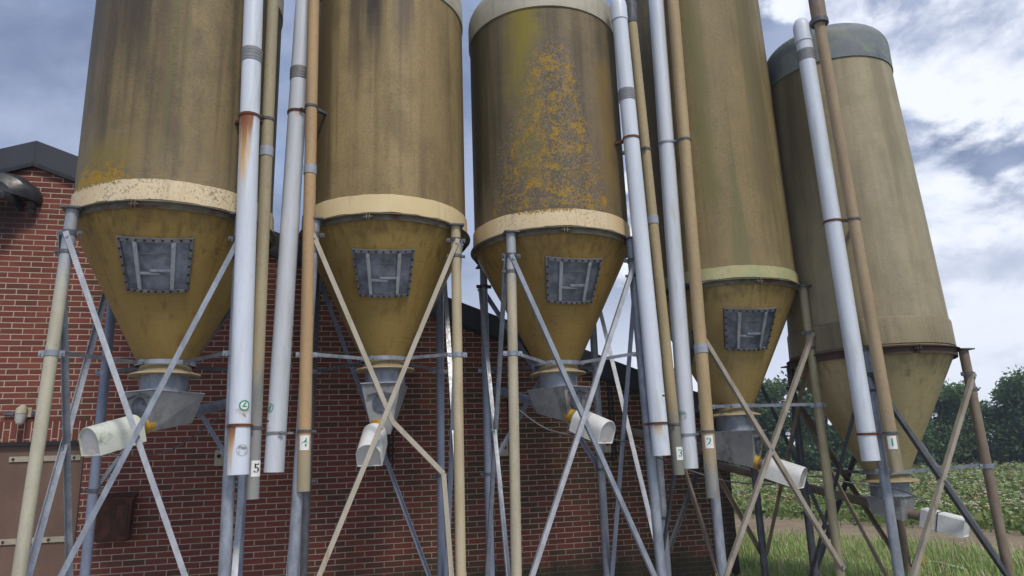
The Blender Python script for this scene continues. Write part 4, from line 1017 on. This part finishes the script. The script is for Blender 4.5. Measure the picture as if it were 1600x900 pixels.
# trees beyond the field
BARK = generic('tree_bark', (.06, .05, .04), (.035, .03, .025), .9, 0, (6, 6, 2))
def tree_meshes(seed, H, Wd):
    global rnd
    rnd = random.Random(seed)
    t = MB(); lobes = []
    for j in range(3):
        bx, by = rnd.uniform(-.35, .35) * j, rnd.uniform(-.35, .35) * j
        t.tube([(bx * .3, by * .3, 0), (bx, by, H * .25), (bx * 2.2 + rnd.uniform(-.3, .3), by * 2.2, H * .55), (bx * 2.4, by * 2.4, H * .66)], [.16, .12, .07, .02], 8)
    for j in range(26):
        a = rnd.random() * 6.283; rr_ = Wd * .62 * math.sqrt(rnd.random()); z = H * rnd.uniform(.10, .86)
        rr_ *= math.sqrt(max(.05, 1 - ((z / H - .42) / .55) ** 2))
        c = Vector((math.cos(a) * rr_, math.sin(a) * rr_, z)); s = rnd.uniform(.45, 1.05) * H * .165
        lobes.append((c, s))
        t.tube([(0, 0, max(.3, z - rr_ * .7 - .4)), tuple((c + Vector((0, 0, z - rr_ * .3))) / 2), tuple(c)], [.05, .035, .012], 5)
    cr = MB()
    for c, s in lobes:
        cnt = int(520 * (s / (H * .15)) ** 2)
        tone = rnd.random()
        for q in range(cnt):
            d = Vector((rnd.gauss(0, 1), rnd.gauss(0, 1), rnd.gauss(0, 1))).normalized()
            rr_ = s * (rnd.random() ** .45) * (1 + .35 * math.sin(d.x * 5 + c.x * 3) * math.sin(d.z * 4 + c.y * 3))
            p = c + Vector((d.x * rr_ * 1.15, d.y * rr_ * 1.15, d.z * rr_ * .85))
            if p.z < .05: continue
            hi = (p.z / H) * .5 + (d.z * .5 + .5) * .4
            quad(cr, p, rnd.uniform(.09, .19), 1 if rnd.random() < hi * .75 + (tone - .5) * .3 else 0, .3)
    return cr, t
VAR = []
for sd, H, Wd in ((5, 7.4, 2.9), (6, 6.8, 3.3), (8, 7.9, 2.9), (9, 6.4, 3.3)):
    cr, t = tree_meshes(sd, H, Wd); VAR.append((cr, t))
protos = {}
def tree(v, x, y, s, rz, lab, grp):
    if v not in protos:
        o = empty('leafy_tree', (x, y, 0), rz); cr, t = VAR[v]
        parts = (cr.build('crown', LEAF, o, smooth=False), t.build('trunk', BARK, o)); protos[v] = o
    else:
        src = protos[v]; o = src.copy(); col.objects.link(o)
        for ch in src.children:
            c_ = ch.copy(); col.objects.link(c_); c_.parent = o
        o.location = (x, y, 0); o.rotation_euler = (0, 0, rz)
    o.scale = (s, s, s); tag(o, lab, 'tree', grp)
rt_ = random.Random(21)
X0 = 4.
i = 0
while X0 < 50:
    near = X0 > 30
    tree(i % 4 if i % 7 else 2, X0, 50 + rt_.uniform(-1.5, 1.5) - .12 * (X0 - 10), rt_.uniform(.84, 1.04) * (.93 if X0 > 27 else 1.0), rt_.random() * 6.28, 'dark green leafy tree in the front row beyond the flower field', 'trees beyond the flower field')
    X0 += rt_.uniform(1.9, 2.7); i += 1
X0 = 3.
while X0 < 52:
    tree((i * 3) % 4, X0, 55 + rt_.uniform(-1.5, 1.5), rt_.uniform(.9, 1.12) * (.9 if X0 > 26 else 1.0), rt_.random() * 6.28, 'leafy tree half hidden behind the front row of trees', 'trees in the second row')
    X0 += rt_.uniform(3.2, 4.4); i += 1

# small things in the grass at the right
def gpt(x, y):
    v = fw + rt * (x - 800) / F_PX - up * (y - 450) / F_PX
    p = Vector((0, 0, EYE)) + v * (-EYE / v.z); return p
p0 = gpt(1443, 891)
t = empty('marker_post', tuple(p0)); tag(t, 'short yellow marker with a white top in the grass under the rightmost silo', 'marker')
b = MB(); b.tube([(0, 0, 0), (0, 0, .16), (.005, 0, .24)], [.058, .045, .022], 14); b.build('cone', MAT['yellow'], t)
b = MB(); b.tube([(.005, 0, .241), (.006, 0, .265), (.007, 0, .30), (.007, 0, .325)], [.018, .034, .034, .012], 14); b.build('top', MAT['label_white'], t)
pts = [gpt(x, y) for x, y in ((1352, 872), (1375, 877), (1400, 882), (1430, 886), (1470, 891), (1510, 899))]
o0 = pts[0].copy(); b = MB(); b.tube([p - o0 + Vector((0, 0, .075 + .015 * math.sin(i * 2.1))) for i, p in enumerate(pts)], .022, 12)
ob = b.build('hose', generic('pale_hose', (.52, .52, .44), (.40, .42, .32), .5), None); ob.location = o0; tag(ob, 'pale hose lying in the grass under the rightmost silo', 'hose')

# haze: thin even air from the ground up to above the tallest silo and out past the trees
b = MB(); b.hexa([(-245, -155, -1), (345, -155, -1), (345, 385, -1), (-245, 385, -1), (-245, -155, 11), (345, -155, 11), (345, 385, 11), (-245, 385, 11)])
hm = bpy.data.materials.new('thin_haze'); hm.use_nodes = True; hn = N(hm.node_tree)
hm.node_tree.nodes.remove(hm.node_tree.nodes['Principled BSDF'])
pv = hn.new('ShaderNodeVolumePrincipled'); pv.inputs['Color'].default_value = (.72, .83, 1, 1); pv.inputs['Density'].default_value = .0012
hn.l.new(pv.outputs[0], hm.node_tree.nodes['Material Output'].inputs['Volume'])
tag(b.build('haze', hm, None, smooth=False), kind='stuff')

# ------------------------------------------------------------------ light and sky
SUN_EL, SUN_AZ = 52., 158.         # azimuth clockwise from +Y (the view direction)
sd = Vector((math.sin(R(SUN_AZ)) * math.cos(R(SUN_EL)), math.cos(R(SUN_AZ)) * math.cos(R(SUN_EL)), math.sin(R(SUN_EL))))
sun = bpy.data.lights.new('sun', 'SUN'); sun.energy = 2.1; sun.angle = R(12); sun.color = (1, .91, .79)
so = bpy.data.objects.new('sun', sun); col.objects.link(so); so.rotation_euler = (-sd).to_track_quat('-Z', 'Y').to_euler()

w = bpy.data.worlds.new('World'); sc.world = w; w.use_nodes = True
n = N(w.node_tree); bg = w.node_tree.nodes['Background']
sky = n.new('ShaderNodeTexSky', sky_type='NISHITA'); sky.sun_disc = False; sky.sun_elevation = R(SUN_EL); sky.sun_rotation = R(SUN_AZ); sky.air_density = 1.2; sky.dust_density = 1.5
d = n.new('ShaderNodeTexCoord').outputs['Generated']
dx, dy, dz = n.sep(d)
K = 10.0
def cv(off, sc_, zs=1.5): return n.coords(off, (sc_, sc_, sc_ * zs), d)
right = n.step(dx, .0, .42)
low = n.step(dz, .30, .06)
L1 = n.noise(cv((3.1, 1.2, .4), 2.6), 1, 7, .55, .25)            # broad veil of cloud
L2 = n.noise(cv((8.3, 4.1, 2.2), 3.9), 1, 9, .56, .2)           # cumulus heads
L2b = n.noise(cv((8.3 + .06, 4.1 + .03, 2.2 - .22), 3.9), 1, 9, .56, .2)
soft = n.noise(cv((1.3, 7.7, 5.0), 3.4), 1, 6, .55, .4)
veil = n.mix(n.step(soft, .36, .66), (.175 * K, .225 * K, .36 * K), (.36 * K, .425 * K, .59 * K))
blue = n.mix(.6, sky.outputs[0], (.27 * K, .38 * K, .64 * K))
c = n.mix(n.step(L1, .34, .50), blue, veil)
c = n.mix(n.math('MULTIPLY', n.step(dx, .15, -.25), n.math('MULTIPLY', n.step(dx, -.62, -.50), .0)), c, (.3 * K, .4 * K, .6 * K))
shade = n.step(n.math('SUBTRACT', L2, L2b), -.12, .06)
heads = n.mix(shade, (.42 * K, .48 * K, .63 * K), (.80 * K, .84 * K, .93 * K))
lift = n.math('MULTIPLY', n.math('MAXIMUM', right, n.math('MULTIPLY', low, .9)), .17)
c = n.mix(n.step(n.math('ADD', L2, n.math('ADD', lift, n.step(dx, -.2, .1, -.12, 0))), .59, .67), c, heads)
c = n.mix(n.math('MULTIPLY', n.step(dz, .32, .07), .72), c, (.72 * K, .77 * K, .88 * K))
c = n.mix(n.step(dz, .0, -.05), c, (.20 * K, .22 * K, .16 * K))
n.put(bg.inputs['Color'], c); bg.inputs['Strength'].default_value = .095

sc.view_settings.view_transform = 'Standard'; sc.view_settings.look = 'None'; sc.view_settings.gamma = 1; sc.view_settings.exposure = 0.32
sc.view_settings.use_curve_mapping = False
sc.cycles.max_bounces = 6
